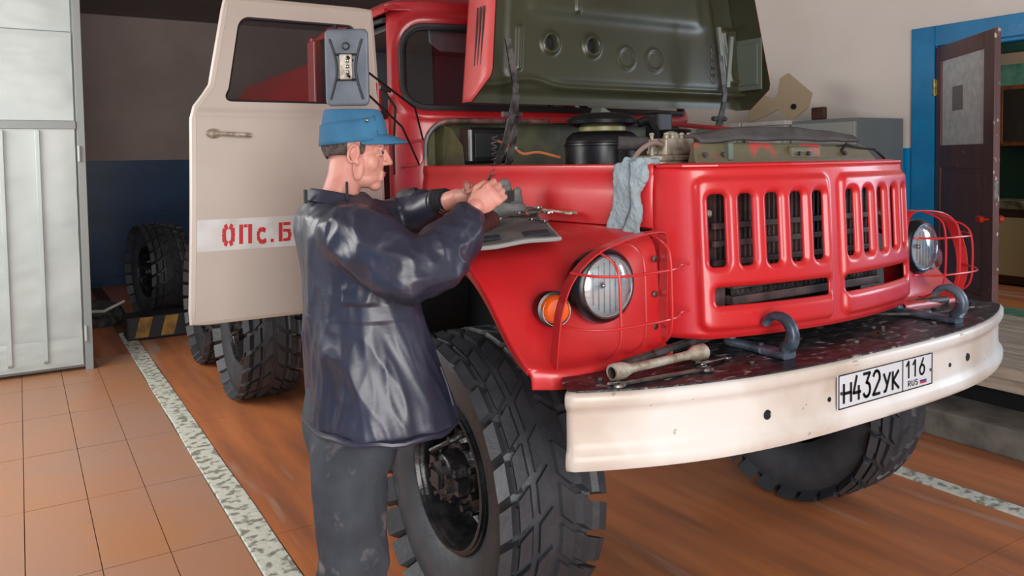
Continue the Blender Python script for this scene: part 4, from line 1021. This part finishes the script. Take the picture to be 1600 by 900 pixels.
# ---------------------------------------------------------------- engine bay things
ac = MB().lathe([(.0, 1.52), (.150, 1.52), (.152, 1.60), (.157, 1.765), (.160, 1.768), (.160, 1.776), (.154, 1.780), (.150, 1.800), (.125, 1.822), (.10, 1.828), (0, 1.828)], (-.335, 1.07, 0), (0, 0, 1), 48).build('air_cleaner', black, T, smooth=40)
MB().lathe([(.098, 1.825), (.098, 1.848), (.0, 1.848)], (-.335, 1.07, 0), (0, 0, 1), 40).build('yellow_band', mat('olive_yellow_band', (130, 122, 78), 0.4), ac)
MB().lathe([(.0, 1.846), (.115, 1.846), (.145, 1.858), (.148, 1.872), (.125, 1.892), (.08, 1.902), (0, 1.904)], (-.335, 1.07, 0), (0, 0, 1), 40).build('lid', black, ac)
MB().box((-.375, .905, 1.66), (-.35, .925, 1.79)).cyl((-.362, .90, 1.79), (-.362, .93, 1.79), .008).build('clip', blackm, ac, smooth=0)
cpx, cpy = -.315, .70
co = MB().box((-.085, -.06, 1.66), (.085, .06, 1.70), np.eye(3), (cpx, cpy, 0)).box((-.095, -.065, 1.70), (.085, .065, 1.722), np.eye(3), (cpx, cpy, 0)).box((-.06, -.055, 1.722), (.085, .055, 1.785), np.eye(3), (cpx, cpy, 0)).lathe([(.035, 1.785), (.030, 1.80), (.018, 1.812), (0, 1.814)], (cpx + .02, cpy, 0), (0, 0, 1), 16)
co = co.build('compressor', alu, T, smooth=30, bevel=0.006)
for a, b in ((-.08, 0), (-.045, -.04), (-.02, -.045), (.03, -.045), (.07, -.04), (.07, .04)): MB().cyl((cpx + a, cpy + b, 1.72), (cpx + a, cpy + b, 1.802), .007, n=8).ell((cpx + a, cpy + b, 1.80), (.010, .010, .008), n=8).build('stud', alu, co)
MB().cyl((cpx - .10, cpy, 1.765), (cpx - .19, cpy + .06, 1.77), .026).build('intake_pipe', rubmat, co)
MB().tube(spline([(cpx - .06, cpy - .03, 1.762), (cpx - .12, cpy - .05, 1.768), (cpx - .19, cpy - .06, 1.74), (cpx - .24, cpy - .07, 1.69), (cpx - .26, cpy - .07, 1.62)], 6), .009, 8).build('hose', hose, co)
bb = MB().box((-.73, 1.50, 1.70), (-.50, 1.60, 1.86)).build('relay_box', black, T, smooth=0, bevel=0.012)
MB().box((-.705, 1.494, 1.725), (-.525, 1.50, 1.835)).build('cover_plate', blackm, bb, smooth=0, bevel=0.004)
MB().box((-.52, 1.26, 1.74), (-.45, 1.34, 1.86), np.array([[.9, .0, .43], [0, 1, 0], [-.43, 0, .9]]), (-.62 + .5 * .22, 0.0, .05 - .0)).build('grey_bracket', greyol, T, smooth=0, bevel=0.006)
MB().tube(spline([(-.66, 1.45, 1.60), (-.64, 1.42, 1.70), (-.60, 1.40, 1.76), (-.56, 1.38, 1.765)], 5), .009, 8).build('bay_hose', hose, T)
MB().tube(spline([(-.62, 1.45, 1.80), (-.57, 1.40, 1.77), (-.54, 1.36, 1.74), (-.50, 1.30, 1.745), (-.44, 1.22, 1.72)], 5), .006, 6).build('orange_wire', copper, T)
MB().lathe([(0, 1.76), (.05, 1.765), (.085, 1.81), (.09, 1.83), (.086, 1.832), (.05, 1.80), (0, 1.80)], (-.02, 1.0, 0), (0, 0, 1), 28).build('funnel_cap', black, T)
MB().tube(spline([(-.18, 1.02, 1.86), (-.14, 1.0, 1.87), (-.12, .98, 1.83), (-.14, .95, 1.77)], 5), .018, 8).build('black_duct', black, T)
MB().box((.05, 1.15, 1.72), (.14, 1.24, 1.92)).build('coil_box', black, T, smooth=0, bevel=0.01)
MB().tube([(-.2, 1.65, 1.90), (.1, 1.6, 1.905), (.3, 1.35, 1.88), (.5, 1.1, 1.84)], .012, 6).build('bay_rail', redold, T)
m_ = MB()
for k in range(14):
    a = random.uniform(-.55, .5); b = random.uniform(.85, 1.6); m_.tube(spline([(a, b, 1.5), (a + random.uniform(-.1, .1), b - .05, 1.64), (a + random.uniform(-.2, .2), b - .12, random.uniform(1.60, 1.70)), (a + random.uniform(-.3, .3), b - .2, 1.55)], 5), random.uniform(.006, .014), 6)
m_.build('engine_hoses', grime, T)
MB().box((-.62, .55, 1.40), (.62, 1.8, 1.44)).build('bay_floor', blackm, T, smooth=0)

# spare wheel in the dark behind the truck
sw = copy_tree(wh0, None); sw.parent = None; sw.name = 'truck_wheel'; sw.location = (-1.12, 8.05, 0.54); sw.rotation_euler = (0.4, 0, 0.15)
tag(sw, 'big dark truck wheel standing in shadow by the blue back wall', 'wheel')

# ================================================================== THE MAN
M_ = root('person', (-1.53, 0.82, 0), 'person in blue peaked cap and navy jacket bending over the fender, working with both hands', 'person')
yaw = math.radians(-29); pit = math.radians(5)
HF = np.array((math.cos(yaw) * math.cos(pit), math.sin(yaw) * math.cos(pit), -math.sin(pit))); HL = np.array((-math.sin(yaw), math.cos(yaw), 0)); HU = np.cross(HF, HL)
HC = np.array((-1.500, 0.852, 1.747)); RH = np.array([HF, HL, HU]).T


def H(x, y, z): return HC + RH @ np.array((x, y, z))


body = MB()
he = lambda c, r: body.ell(H(*c), r, RH, 24)
he((-.012, 0, .036), (.097, .076, .090)); he((.026, 0, -.030), (.066, .062, .078)); he((.030, 0, -.078), (.056, .050, .036)); he((.066, 0, -.102), (.022, .026, .018))
he((.050, .036, -.030), (.030, .026, .034)); he((.050, -.036, -.030), (.030, .026, .034)); he((.079, 0, .024), (.017, .050, .014)); he((.062, 0, .045), (.036, .058, .036))
body.caps([H(.088, 0, .014), H(.101, 0, -.010), H(.109, 0, -.027)], [.007, .0085, .0105], 12)
for s in (-1, 1):
    he((.098, s * .010, -.031), (.010, .0068, .007)); he((.078, s * .031, -.004), (.012, .015, .007)); he((.079, s * .031, .012), (.012, .016, .005))
    body.tube([H(.004 + .015 * math.cos(t) + .003 * math.sin(t), s * (.077 + .007 * (math.cos(t) < .3)), -.006 + .027 * math.sin(t)) for t in np.linspace(0, 2 * math.pi, 16, endpoint=False)], .0048, 8, True)
    he((.008, s * .074, -.006), (.016, .006, .026)); he((.016, s * .076, -.033), (.008, .005, .009)); he((.020, s * .064, -.05), (.018, .008, .04))
he((.088, 0, -.061), (.010, .022, .0055)); he((.086, 0, -.071), (.010, .019, .006)); he((.082, 0, -.082), (.012, .020, .008))
# neck, trunk
nb = np.array((-1.548, .872, 1.58))
body.tube([H(-.020, 0, -.02), H(-.030, 0, -.09), nb + np.array((-.004, 0, .02)), nb - np.array((0, 0, .06))], [.058, .055, .060, .085], 24)
TR = [(1.60, -1.548, .873, .085, .10), (1.56, -1.546, .872, .10, .19), (1.49, -1.535, .86, .125, .215), (1.35, -1.52, .845, .130, .20), (1.20, -1.51, .835, .125, .19), (1.05, -1.53, .83, .125, .185), (.92, -1.53, .83, .115, .165), (.84, -1.53, .83, .10, .15)]
body.loft([ring((x, y, z), (a, 0, 0), (0, b, 0), 28, 2.3) for z, x, y, a, b in TR])
RA = [(-1.600, .690, 1.525), (-1.486, .495, 1.403), (-1.233, .582, 1.556)]; LA = [(-1.46, 1.03, 1.525), (-1.225, 1.09, 1.51), (-1.155, .820, 1.592)]
body.caps(RA, [.060, .046, .030], 16).caps(LA, [.060, .046, .029], 16)
body.caps([(-1.56, .77, .86), (-1.575, .745, .48), (-1.60, .74, .10)], [.085, .056, .040], 16).caps([(-1.54, .93, .86), (-1.535, .93, .48), (-1.54, .94, .10)], [.085, .056, .040], 16)


def hand(W0, a, k, c, curl, thumb):
    """W0 wrist, a along the palm, k from index to little finger, c towards the palm side"""
    a = nrm(a); k = nrm(np.array(k) - a * (np.array(k) @ a)); c = nrm(np.array(c) - a * (np.array(c) @ a) - k * (np.array(c) @ k)); W0 = np.array(W0)
    body.ell(W0 + a * .050 + c * .002, (.048, .040, .0165), np.array([a, k, c]).T, 20); body.ell(W0 + a * .075, (.022, .041, .014), np.array([a, k, c]).T, 20); body.ell(W0 + a * .03 - k * .022 + c * .008, (.032, .016, .014), np.array([a, k, c]).T, 16)
    body.caps([W0 - a * .03, W0 + a * .02], [.028, .026], 14)
    for t, ln in zip((-.031, -.0105, .0105, .030), (.94, 1.05, .98, .80)):
        p = W0 + a * (.086 - abs(t) * .12) + k * t; pts = [p]; ang = 0
        for seg_, cu in zip((.040, .026, .020), curl): ang += cu; p = p + ln * seg_ * (a * math.cos(ang) + c * math.sin(ang)); pts.append(p)
        body.caps(pts, [.0100, .0092, .0084, .0076], 10)
    body.caps([W0 + a * .022 - k * .024 + c * .006] + [W0 + a * q[0] + k * q[1] + c * q[2] for q in thumb], [.0125, .0118, .0105, .009][:len(thumb) + 1], 10)


R3 = np.array(RV); U3 = np.array(UV); F3 = np.array(FV)
hand((-1.233, .582, 1.562), R3 * .80 + U3 * .62, -U3 * .8 + R3 * .6, F3, (.85, 1.45, .9), ((.050, -.046, .020), (.078, -.044, .036), (.094, -.030, .046)))
hand((-1.147, .765, 1.596), (.05, -1, .10), (.35, 0, -.9), (-.9, 0, -.2), (.5, 1.0, .7), ((.050, -.046, .016), (.078, -.044, .034), (.092, -.034, .044)))
body = body.build('body', skin, M_, smooth=180, mods=[('REMESH', dict(mode='VOXEL', voxel_size=0.0035)), ('SMOOTH', dict(factor=0.5, iterations=4))]); bake(body)
for p in body.data.polygons: p.use_smooth = True
for s in (-1, 1):
    ey = MB().ell(H(.0765, s * .031, .0035), (.0108, .0115, .0055), RH, 16).build('eye', eyew, M_)
    MB().ell(H(.0885, s * .0315, .003), (.0035, .005, .005), RH, 12).build('iris', eyei, ey)
    MB().tube([H(.086, s * .012, .020), H(.091, s * .028, .026), H(.080, s * .048, .021)], [.0025, .0035, .002], 6).build('eyebrow', hairm, M_)
MB().ell(H(.0925, 0, -.0605), (.0075, .019, .0030), RH, 16).ell(H(.0905, 0, -.0690), (.0075, .016, .0036), RH, 16).build('lips', lipm, M_)
# short hair
P = []
for az in np.radians(np.linspace(93, 267, 50)):
    row = []
    for el in np.linspace(-.62, .5, 20):
        lo_ = -.80 + .25 * math.sin(abs(az - math.pi)); e2 = lo_ + (el + .62) * (.5 - lo_) / 1.12
        row.append(H(-.012 + .1015 * math.cos(e2) ** .8 * math.cos(az), .0805 * math.cos(e2) ** .8 * math.sin(az), .036 + .0945 * math.sin(e2)))
    P.append(row)
MB().grid(P).build('hair', hairm, M_, mods=[('SOLIDIFY', dict(thickness=0.004))])
for s in (-1, 1): MB().ell(H(.028, s * .0675, .016), (.010, .006, .024), RH, 12).build('sideburn', hairm, M_)

# cap: crown, band flap, peak, button
def capring(zf, zb, ax, ay, cx=-.008, n=40, p=2.2):
    out = []
    for t in np.linspace(0, 2 * math.pi, n, endpoint=False):
        ct, st_ = math.cos(t), math.sin(t); kk = lambda q: math.copysign(abs(q) ** (2 / p), q); x = cx + ax * kk(ct); y = ay * kk(st_); w = (x - cx) / ax * .5 + .5
        out.append(H(x, y, zb * (1 - w) + zf * w))
    return out


cap_ = MB().loft([capring(.046, .010, .103, .084), capring(.060, .028, .105, .086), capring(.095, .075, .100, .084, -.012), capring(.128, .116, .092, .078, -.018), capring(.138, .126, .086, .073, -.020), capring(.137, .122, .075, .062, -.020), capring(.136, .122, .03, .03, -.02)])
cap_ = cap_.build('cap', capm, M_, smooth=50, mods=[('SUBSURF', dict(levels=1, render_levels=1))])
fl_ = MB()
a_ = [t for t in np.linspace(math.radians(-172), math.radians(-38), 26)]
P = []
for t in a_:
    k = (t - a_[0]) / (a_[-1] - a_[0]); row = []
    for v in np.linspace(0, 1, 6):
        ct, st_ = math.cos(t), math.sin(t); kk = lambda q: math.copysign(abs(q) ** (2 / 2.2), q); w = (.108 * kk(ct)) / .108 * .5 + .5; zb_ = .008 * (1 - w) + .046 * w; top = .072 + .045 * k ** 1.5; tp = .018 * v; x = -.008 - .012 * v + (.108 - tp * .6) * kk(ct); y = (.090 - tp * .35) * kk(st_); row.append(H(x, y, zb_ + (top - zb_) * v))
    P.append(row)
MB().grid(P).build('ear_flap', capm, cap_, mods=[('SOLIDIFY', dict(thickness=0.003))])
MB().grid([[H((-.008 + .107 * math.copysign(abs(math.cos(t)) ** (2 / 2.2), math.cos(t))), -(.089 * math.copysign(abs(math.sin(t)) ** (2 / 2.2), math.sin(t))), z + .018 * math.cos(t)) for z in (.029, .05, .075)] for t in a_]).build('ear_flap', capm, cap_, mods=[('SOLIDIFY', dict(thickness=0.003))])
MB().ell(H(.040, -.0865, .098), (.006, .005, .006), RH, 10).build('snap_button', steel, cap_)
P = []
for t in np.radians(np.linspace(-78, 78, 24)):
    row = []
    for v in np.linspace(0, 1, 8):
        x = -.008 + (.100 + v * .072 * (math.cos(t) ** .5)) * math.cos(t) ** .9; y = .082 * math.sin(t); z = .062 - .006 * v - .014 * v * v - .016 * abs(math.sin(t)) ** 2 * (v + .3)
        row.append(H(x, y, z))
    P.append(row)
MB().grid(P).build('peak', capm, cap_, mods=[('SOLIDIFY', dict(thickness=0.004)), ('SUBSURF', dict(levels=1, render_levels=1))])

# jacket
jk = MB()
JR = [(1.615, -1.550, .873, .080, .095), (1.585, -1.550, .872, .105, .150), (1.55, -1.546, .872, .130, .215), (1.49, -1.528, .858, .152, .250), (1.36, -1.510, .842, .160, .250), (1.22, -1.498, .828, .170, .252), (1.08, -1.480, .810, .192, .265), (.99, -1.468, .802, .210, .278), (.925, -1.462, .795, .220, .284), (.906, -1.462, .795, .214, .276)]
jk.loft([ring((x, y, z), (a, 0, 0), (0, b, 0), 36, 2.25) for z, x, y, a, b in JR])
jk.caps([(-1.580, .700, 1.500), (-1.540, .60, 1.465), (-1.486, .510, 1.395), (-1.40, .505, 1.42), (-1.30, .555, 1.49), (-1.262, .572, 1.530)], [.098, .100, .098, .092, .078, .056], 20)
jk.caps([(-1.45, 1.03, 1.49), (-1.34, 1.08, 1.50), (-1.235, 1.10, 1.50), (-1.200, 1.01, 1.54), (-1.186, .935, 1.568)], [.095, .085, .078, .072, .056], 20)
jk = jk.build('jacket', jacket_m, M_, smooth=180, mods=[('REMESH', dict(mode='VOXEL', voxel_size=0.006)), ('SMOOTH', dict(factor=0.7, iterations=9))]); bake(jk)
me = jk.data; off = np.array(OFF[M_.name])
co_ = np.empty(len(me.vertices) * 3); me.vertices.foreach_get('co', co_); co_ = co_.reshape(-1, 3); nn_ = np.array([v.normal[:] for v in me.vertices]); out = co_.copy()
for i in range(len(co_)):
    x, y, z = co_[i] + off
    arm = (y < .66 and z > 1.30) or (y > 1.02 and z > 1.38)
    if arm: q = (x * 7 + z * 3, y * 5, z * 8 - x * 5); amp = .013; q = (x * 5 + z * 4, y * 5, z * 5.5 - x * 4)
    else: q = (x * 4.5 + z * 1.2, y * 4.5, z * 1.7); amp = .015 * (1 if z < 1.25 else .7)
    w_ = 1 - abs(noise.noise(q)) * 2.6; w2 = 1 - abs(noise.noise((q[0] * 2.3 + 9, q[1] * 2.3, q[2] * 2.0))) * 2.6
    w3 = 1 - abs(noise.noise((q[0] * 5.1 + 3, q[1] * 5.1, q[2] * 3.5))) * 3.0
    d = amp * (w_ * .75 + w2 * .38 + w3 * (.08 if arm else .16)) - amp * .5
    # fold where the upper sleeve lies over the body, small vertical slit at the hem
    out[i] = co_[i] + nn_[i] * d
me.vertices.foreach_set('co', out.ravel()); me.update()
for p in me.polygons: p.use_smooth = True
MB().tube([(x_, y_, .912 + .004 * math.sin(k * 1.7) + .05 * max(0, x_ + 1.4)) for k, (x_, y_, z_) in enumerate(ring((-1.462, .795, .915), (.220, 0, 0), (0, .284, 0), 40, 2.25))], .010, 8, True).build('hem_band', jacket_m, jk)
cr = []
for z, a, b in ((1.575, .108, .120), (1.595, .098, .104), (1.612, .090, .095), (1.618, .086, .091), (1.612, .080, .085), (1.585, .076, .080)): cr.append([q + np.array((0, 0, -.020 * (q[0] + 1.55) / .09)) for q in ring((-1.552, .874, z), (a, 0, 0), (0, b, 0), 32)])
MB().loft(cr, cap=False).build('collar', jacket_m, jk, mods=[('SUBSURF', dict(levels=1, render_levels=1))])
MB().box((-1.566, .770, 1.60), (-1.558, .775, 1.655)).build('zip_pull', blackm, jk, smooth=0)
MB().box((-1.672, .842, 1.59), (-1.662, .852, 1.632)).build('hanging_loop', blackm, jk, smooth=0)
def cuff(a, b, r0, r1):
    a = np.array(a); b = np.array(b); rg = []
    for k in range(9):
        t = k / 8; p = a + (b - a) * t; x_, y_, d_ = basis(b - a); r = (r0 * (1 - t) + r1 * t) + (.0035 if k % 2 else 0); rg.append([p + r * (math.cos(q) * x_ + math.sin(q) * y_) for q in np.linspace(0, 2 * math.pi, 24, endpoint=False)])
    return MB().loft(rg)


cuff((-1.272, .568, 1.515), (-1.238, .580, 1.556), .046, .036).build('cuff', knit, jk); cuff((-1.184, .935, 1.568), (-1.168, .872, 1.583), .046, .036).build('cuff', knit, jk)
# pocket flap seam on the back side
MB().tube([(-1.36, .565, 1.10), (-1.34, .56, 1.04), (-1.325, .555, .98)], .004, 6).build('seam', jacket_m, jk)

# trousers and boots
tr_ = MB()
tr_.loft([ring((-1.545, .83, z), (a, 0, 0), (0, b, 0), 28, 2.4) for z, a, b in ((1.0, .11, .16), (.92, .125, .18), (.84, .125, .18), (.78, .11, .16))])
tr_.caps([(-1.585, .755, .84), (-1.585, .745, .66), (-1.580, .735, .52), (-1.590, .74, .42), (-1.60, .745, .28), (-1.605, .745, .15)], [.104, .100, .092, .088, .082, .080], 20)
tr_.caps([(-1.525, .925, .84), (-1.520, .92, .66), (-1.512, .92, .52), (-1.52, .925, .42), (-1.535, .935, .28), (-1.54, .94, .15)], [.108, .098, .088, .082, .078, .076], 20)
tr_ = tr_.build('trousers', trous_m, M_, smooth=180, mods=[('REMESH', dict(mode='VOXEL', voxel_size=0.007)), ('SMOOTH', dict(factor=0.6, iterations=6))]); bake(tr_)
me = tr_.data
tn_ = [v.normal.copy() for v in me.vertices]
for v, n_ in zip(me.vertices, tn_):
    x, y, z = v.co[0] + off[0], v.co[1] + off[1], v.co[2]
    kn = math.exp(-((z - .46) / .10) ** 2) + .8 * math.exp(-((z - .2) / .1) ** 2)
    d = .014 * (1 - abs(noise.noise((x * 6, y * 6, z * 2.2))) * 2.5) + .004 * (1 - abs(noise.noise((x * 9, y * 9, z * 7 + x * 6))) * 2.5) + .008 * kn * (1 - abs(noise.noise((x * 4, y * 4, z * 11))) * 2.5)
    v.co += n_ * d
for p in me.polygons: p.use_smooth = True
for (x, y) in ((-1.60, .742), (-1.54, .94)):
    b_ = MB().loft([ring((x + dx, y, z), (a, 0, 0), (0, b, 0), 20, 2.3) for dx, z, a, b in ((.03, .0, .145, .052), (.03, .025, .148, .055), (.028, .05, .14, .052), (.012, .085, .105, .05), (-.01, .12, .07, .052), (-.015, .20, .062, .055))])
    b_.build('boot', bootm, M_, mods=[('SUBSURF', dict(levels=1, render_levels=1))])

# ================================================================== LOOSE THINGS
# gloves hanging over the side panel
def cloth_blob(name, m, pieces, vs=.006, amp=.006, par=None, sc=22):
    mb = MB()
    for pts, rs in pieces: mb.caps(pts, rs, 10)
    o = mb.build(name, m, par, smooth=180, mods=[('REMESH', dict(mode='VOXEL', voxel_size=vs)), ('SMOOTH', dict(factor=0.6, iterations=3))]); bake(o)
    for v in o.data.vertices: v.co += v.normal * amp * (1 - 2.4 * abs(noise.noise(Vector(v.co) * sc)))
    for p in o.data.polygons: p.use_smooth = True
    return o


def glove(poly, x0, lab):
    mb = MB(); pts = spline(poly + [poly[0]], 3)[:-1]
    px_ = lambda y: -(.640 + (y - .425) * .16)
    cy_, cz_ = np.mean([q[0] for q in pts]), np.mean([q[1] for q in pts])
    for q in pts:
        pass
    n = len(pts); v = []
    for t, off_ in ((1.0, .012), (.92, .004), (.92, .026), (1.0, .018)):
        v.append([(px_(cy_ + (q[0] - cy_) * t) - x0 - off_, cy_ + (q[0] - cy_) * t, cz_ + (q[1] - cz_) * (1 - (1 - t) * .4)) for q in pts])
    mb.loft([v[1], v[0], v[3], v[2]])
    mb.caps([(-.60, pts[0][0] - .035, 1.70), (px_(.5) - .012, pts[0][0] - .035, 1.703)], [.012, .016], 10)
    o = mb.build('work_glove', glovem, None, smooth=180, mods=[('REMESH', dict(mode='VOXEL', voxel_size=.0042)), ('SMOOTH', dict(factor=0.6, iterations=3))]); bake(o)
    for v_ in o.data.vertices:
        c = Vector(v_.co); v_.co += v_.normal * (.007 * (1 - 2.6 * abs(noise.noise(Vector((c.x * 8, c.y * 16, c.z * 9))))) + .003 * noise.noise(c * 60))
    for p_ in o.data.polygons: p_.use_smooth = True
    tag(o, lab, 'glove', 'work gloves on the side panel')


glove([(.56, 1.69), (.50, 1.702), (.489, 1.58), (.512, 1.514), (.537, 1.452), (.557, 1.425), (.600, 1.420), (.598, 1.488), (.579, 1.555), (.571, 1.621)], .002, 'blue-grey cotton work glove draped over the side panel, the rear and shorter one')
glove([(.49, 1.702), (.427, 1.692), (.434, 1.623), (.463, 1.595), (.452, 1.538), (.458, 1.475), (.455, 1.416), (.481, 1.388), (.524, 1.379), (.560, 1.392), (.554, 1.425), (.527, 1.453), (.503, 1.504), (.484, 1.569)], .010, 'blue-grey cotton work glove draped nearest the radiator corner, hanging lower')

# canvas tool roll on the fender
tm = root('tool_roll', (-1.0, .80, 1.45), 'grey canvas tool roll spread open on the red fender', 'tool roll')
P = []
A0, B0, C0, D0_ = [np.array(q) for q in ((-1.235, .60, 1.435), (-.965, .50, 1.462), (-.765, .93, 1.500), (-.93, 1.14, 1.492))]
for u in np.linspace(0, 1, 26):
    row = []
    for v in np.linspace(0, 1, 26):
        p = (A0 * (1 - u) + B0 * u) * (1 - v) + (D0_ * (1 - u) + C0 * u) * v
        row.append(p + np.array((0, 0, .006 * noise.noise((p[0] * 9, p[1] * 9, 0)))))
    P.append(row)
MB().grid(P).build('roll_cloth', canvas, tm, mods=[('SOLIDIFY', dict(thickness=0.010, offset=1))])
ed = [P[0][k] for k in range(26)][::-1] + [P[k][0] for k in range(26)] + P[25]
MB().tube([np.array(q) + np.array((0, 0, .004)) for q in ed[::2]], .0075, 8).build('piped_edge', mat('pale_grey_binding', (140, 140, 138), 0.8), tm)
for (a, b, c, d) in ((.62, .92, .06, .22), (.05, .35, .10, .22)):
    MB().grid([[(A0 * (1 - u) + B0 * u) * (1 - v) + (D0_ * (1 - u) + C0 * u) * v + np.array((0, 0, .016)) for v in np.linspace(c, d, 5)] for u in np.linspace(a, b, 5)]).build('dark_patch', mat('navy_patch', (42, 48, 60), 0.8), tm, mods=[('SOLIDIFY', dict(thickness=0.003))])


def wrench(name, p0, p1, w, th, m, lab, up=(0, 0, 1), grp=None, jaw=1.9):
    p0 = np.array(p0, float); p1 = np.array(p1, float); d = nrm(p1 - p0); upv = np.array(up, float); k = nrm(np.cross(upv, d)); n = np.cross(d, k); L = np.linalg.norm(p1 - p0)
    mb = MB(); mb.prism([(0.04 * L + w, -w / 2), (L - .04 * L - w, -w * .42), (L - .04 * L - w, w * .42), (.04 * L + w, w / 2)], p0, d, k, th)
    r = w * jaw / 2 * 1.15
    def head(c, s, q):
        pts = [c + 0 * d]; poly = []
        for t in np.radians(np.linspace(35, 325, 18)): poly.append((s * -math.cos(t + .0) * r * -1, math.sin(t) * r))
        poly += [(s * r * .15, -r * .42), (s * -r * .25, -r * .30), (s * -r * .25, r * .30), (s * r * .15, r * .42)]
        mb.prism(poly if s < 0 else poly[::-1], c, d, k, th * 1.25)
    head(p0 + d * r * .9, -1, 0); head(p1 - d * r * .9, 1, 0)
    o = mb.build(name, m, smooth=0, bevel=.0012); tag(o, lab, 'wrench', grp); return o


wrench('open_end_wrench', (-.775, 1.02, 1.530), (-.725, .74, 1.515), .022, .007, alu, 'large dull open-end wrench lying at the right rim of the tool roll')
wrench('open_end_wrench', (-.88, .98, 1.525), (-.80, .78, 1.520), .014, .006, chrome, 'small bright wrench lying across the dark patch of the tool roll', grp='wrenches on the tool roll')
wrench('open_end_wrench', (-.99, .84, 1.505), (-.85, .90, 1.520), .015, .006, steel, 'short steel wrench lying crosswise in front of the hand on the roll', grp='wrenches on the tool roll')
wrench('open_end_wrench', (-.93, 1.06, 1.53), (-.79, .86, 1.535), .013, .006, steel, 'thin steel wrench at the back of the tool roll beside the pouch', grp='wrenches on the tool roll')
wrench('open_end_wrench', (-.88, .80, 1.502), (-.875, .70, 1.498), .012, .005, chrome, 'shortest bright wrench pointing at the front edge of the tool roll', grp='wrenches on the tool roll')
pc = root('tool_pouch', (-.86, 1.02, 1.51), 'upright crumpled grey pouch on the tool roll, right behind the hand', 'pouch')
cloth_blob('pouch_cloth', canvas, [([(-.86, 1.03, 1.552), (-.85, 1.02, 1.60), (-.86, 1.0, 1.625)], [.034, .030, .018]), ([(-.82, .99, 1.535), (-.82, .98, 1.59)], [.028, .020]), ([(-.90, .98, 1.53), (-.84, .92, 1.53)], [.024, .022])], par=pc, vs=.005, amp=.006)
MB().box((-.875, .955, 1.56), (-.845, .965, 1.60)).build('strap', seal, pc, smooth=0)
MB().lathe([(0, 0), (.013, 0), (.013, .03), (.009, .034), (.009, .05), (0, .05)], (-.845, .86, 1.520), (.6, -.6, .15), 14).build('socket', steel)
so = bpy.data.objects['socket']; tag(so, 'small steel socket on the tool roll among the wrenches', 'socket')
tb = root('tool_bag', (-1.02, 1.46, 1.45), 'grey bag with dark straps on the fender beyond the forearm', 'bag')
cloth_blob('bag_body', mat('grey_bag', (104, 104, 106), 0.7, col2=(80, 80, 84), scale=12), [([(-1.05, 1.50, 1.50), (-.92, 1.42, 1.50)], [.055, .05]), ([(-1.06, 1.46, 1.56), (-.96, 1.40, 1.56)], [.040, .034])], par=tb, vs=.007, amp=.006)
MB().strip(spline([(-1.03, 1.385, 1.47), (-1.03, 1.375, 1.54), (-1.03, 1.42, 1.60), (-1.02, 1.50, 1.60)], 5), (1, .3, 0), .022, .004).strip(spline([(-.95, 1.36, 1.47), (-.95, 1.34, 1.54), (-.96, 1.39, 1.595)], 5), (1, .3, 0), .022, .004).build('strap', seal, tb)
tag(cloth_blob('rag', mat('dark_red_brown_rag', (78, 34, 34), 0.9), [([(-1.10, .78, 1.490), (-1.02, .84, 1.505), (-.98, .90, 1.512)], [.028, .03, .02])], amp=.007), 'dark red-brown rag on the tool roll under the hands', 'rag')
tag(MB().tube([(-1.150, .600, 1.632), (-1.138, .645, 1.634)], .006, 8).build('small_bolt', steel), 'small steel bolt held between the fingers of both hands', 'bolt')

# tools on the bumper deck
ts_ = root('socket_wrench_tube', (-.78, .235, 1.072), 'thick tubular box wrench with two flared ends on the black deck', 'wrench')
a = np.array((-.985, .222, 1.098)); b = np.array((-.60, .235, 1.103)); d_ = nrm(b - a); L_ = np.linalg.norm(b - a)
MB().lathe([(.017, 0.0), (.024, 0.0), (.026, .008), (.025, .040), (.015, .070), (.0135, .10), (.0135, L_ - .10), (.015, L_ - .07), (.025, L_ - .045), (.026, L_ - .006), (.022, L_), (.016, L_), (.015, L_ - .03), (0, L_ - .03)], a, d_, 24).build('tube', alu, ts_)
MB().lathe([(.018, .001), (.016, .03), (0, .03)], a, d_, 12).build('socket_mouth', grime, ts_)
wrench('open_end_wrench', (-1.03, .175, 1.076), (-.66, .150, 1.076), .020, .006, steel, 'flat double open-end wrench on the deck in front of the tubular wrench', jaw=2.3)
wrench('open_end_wrench', (-.70, .165, 1.090), (-.52, .21, 1.076), .014, .005, steel, 'short thin wrench on the deck near the tow hook', jaw=2.0)
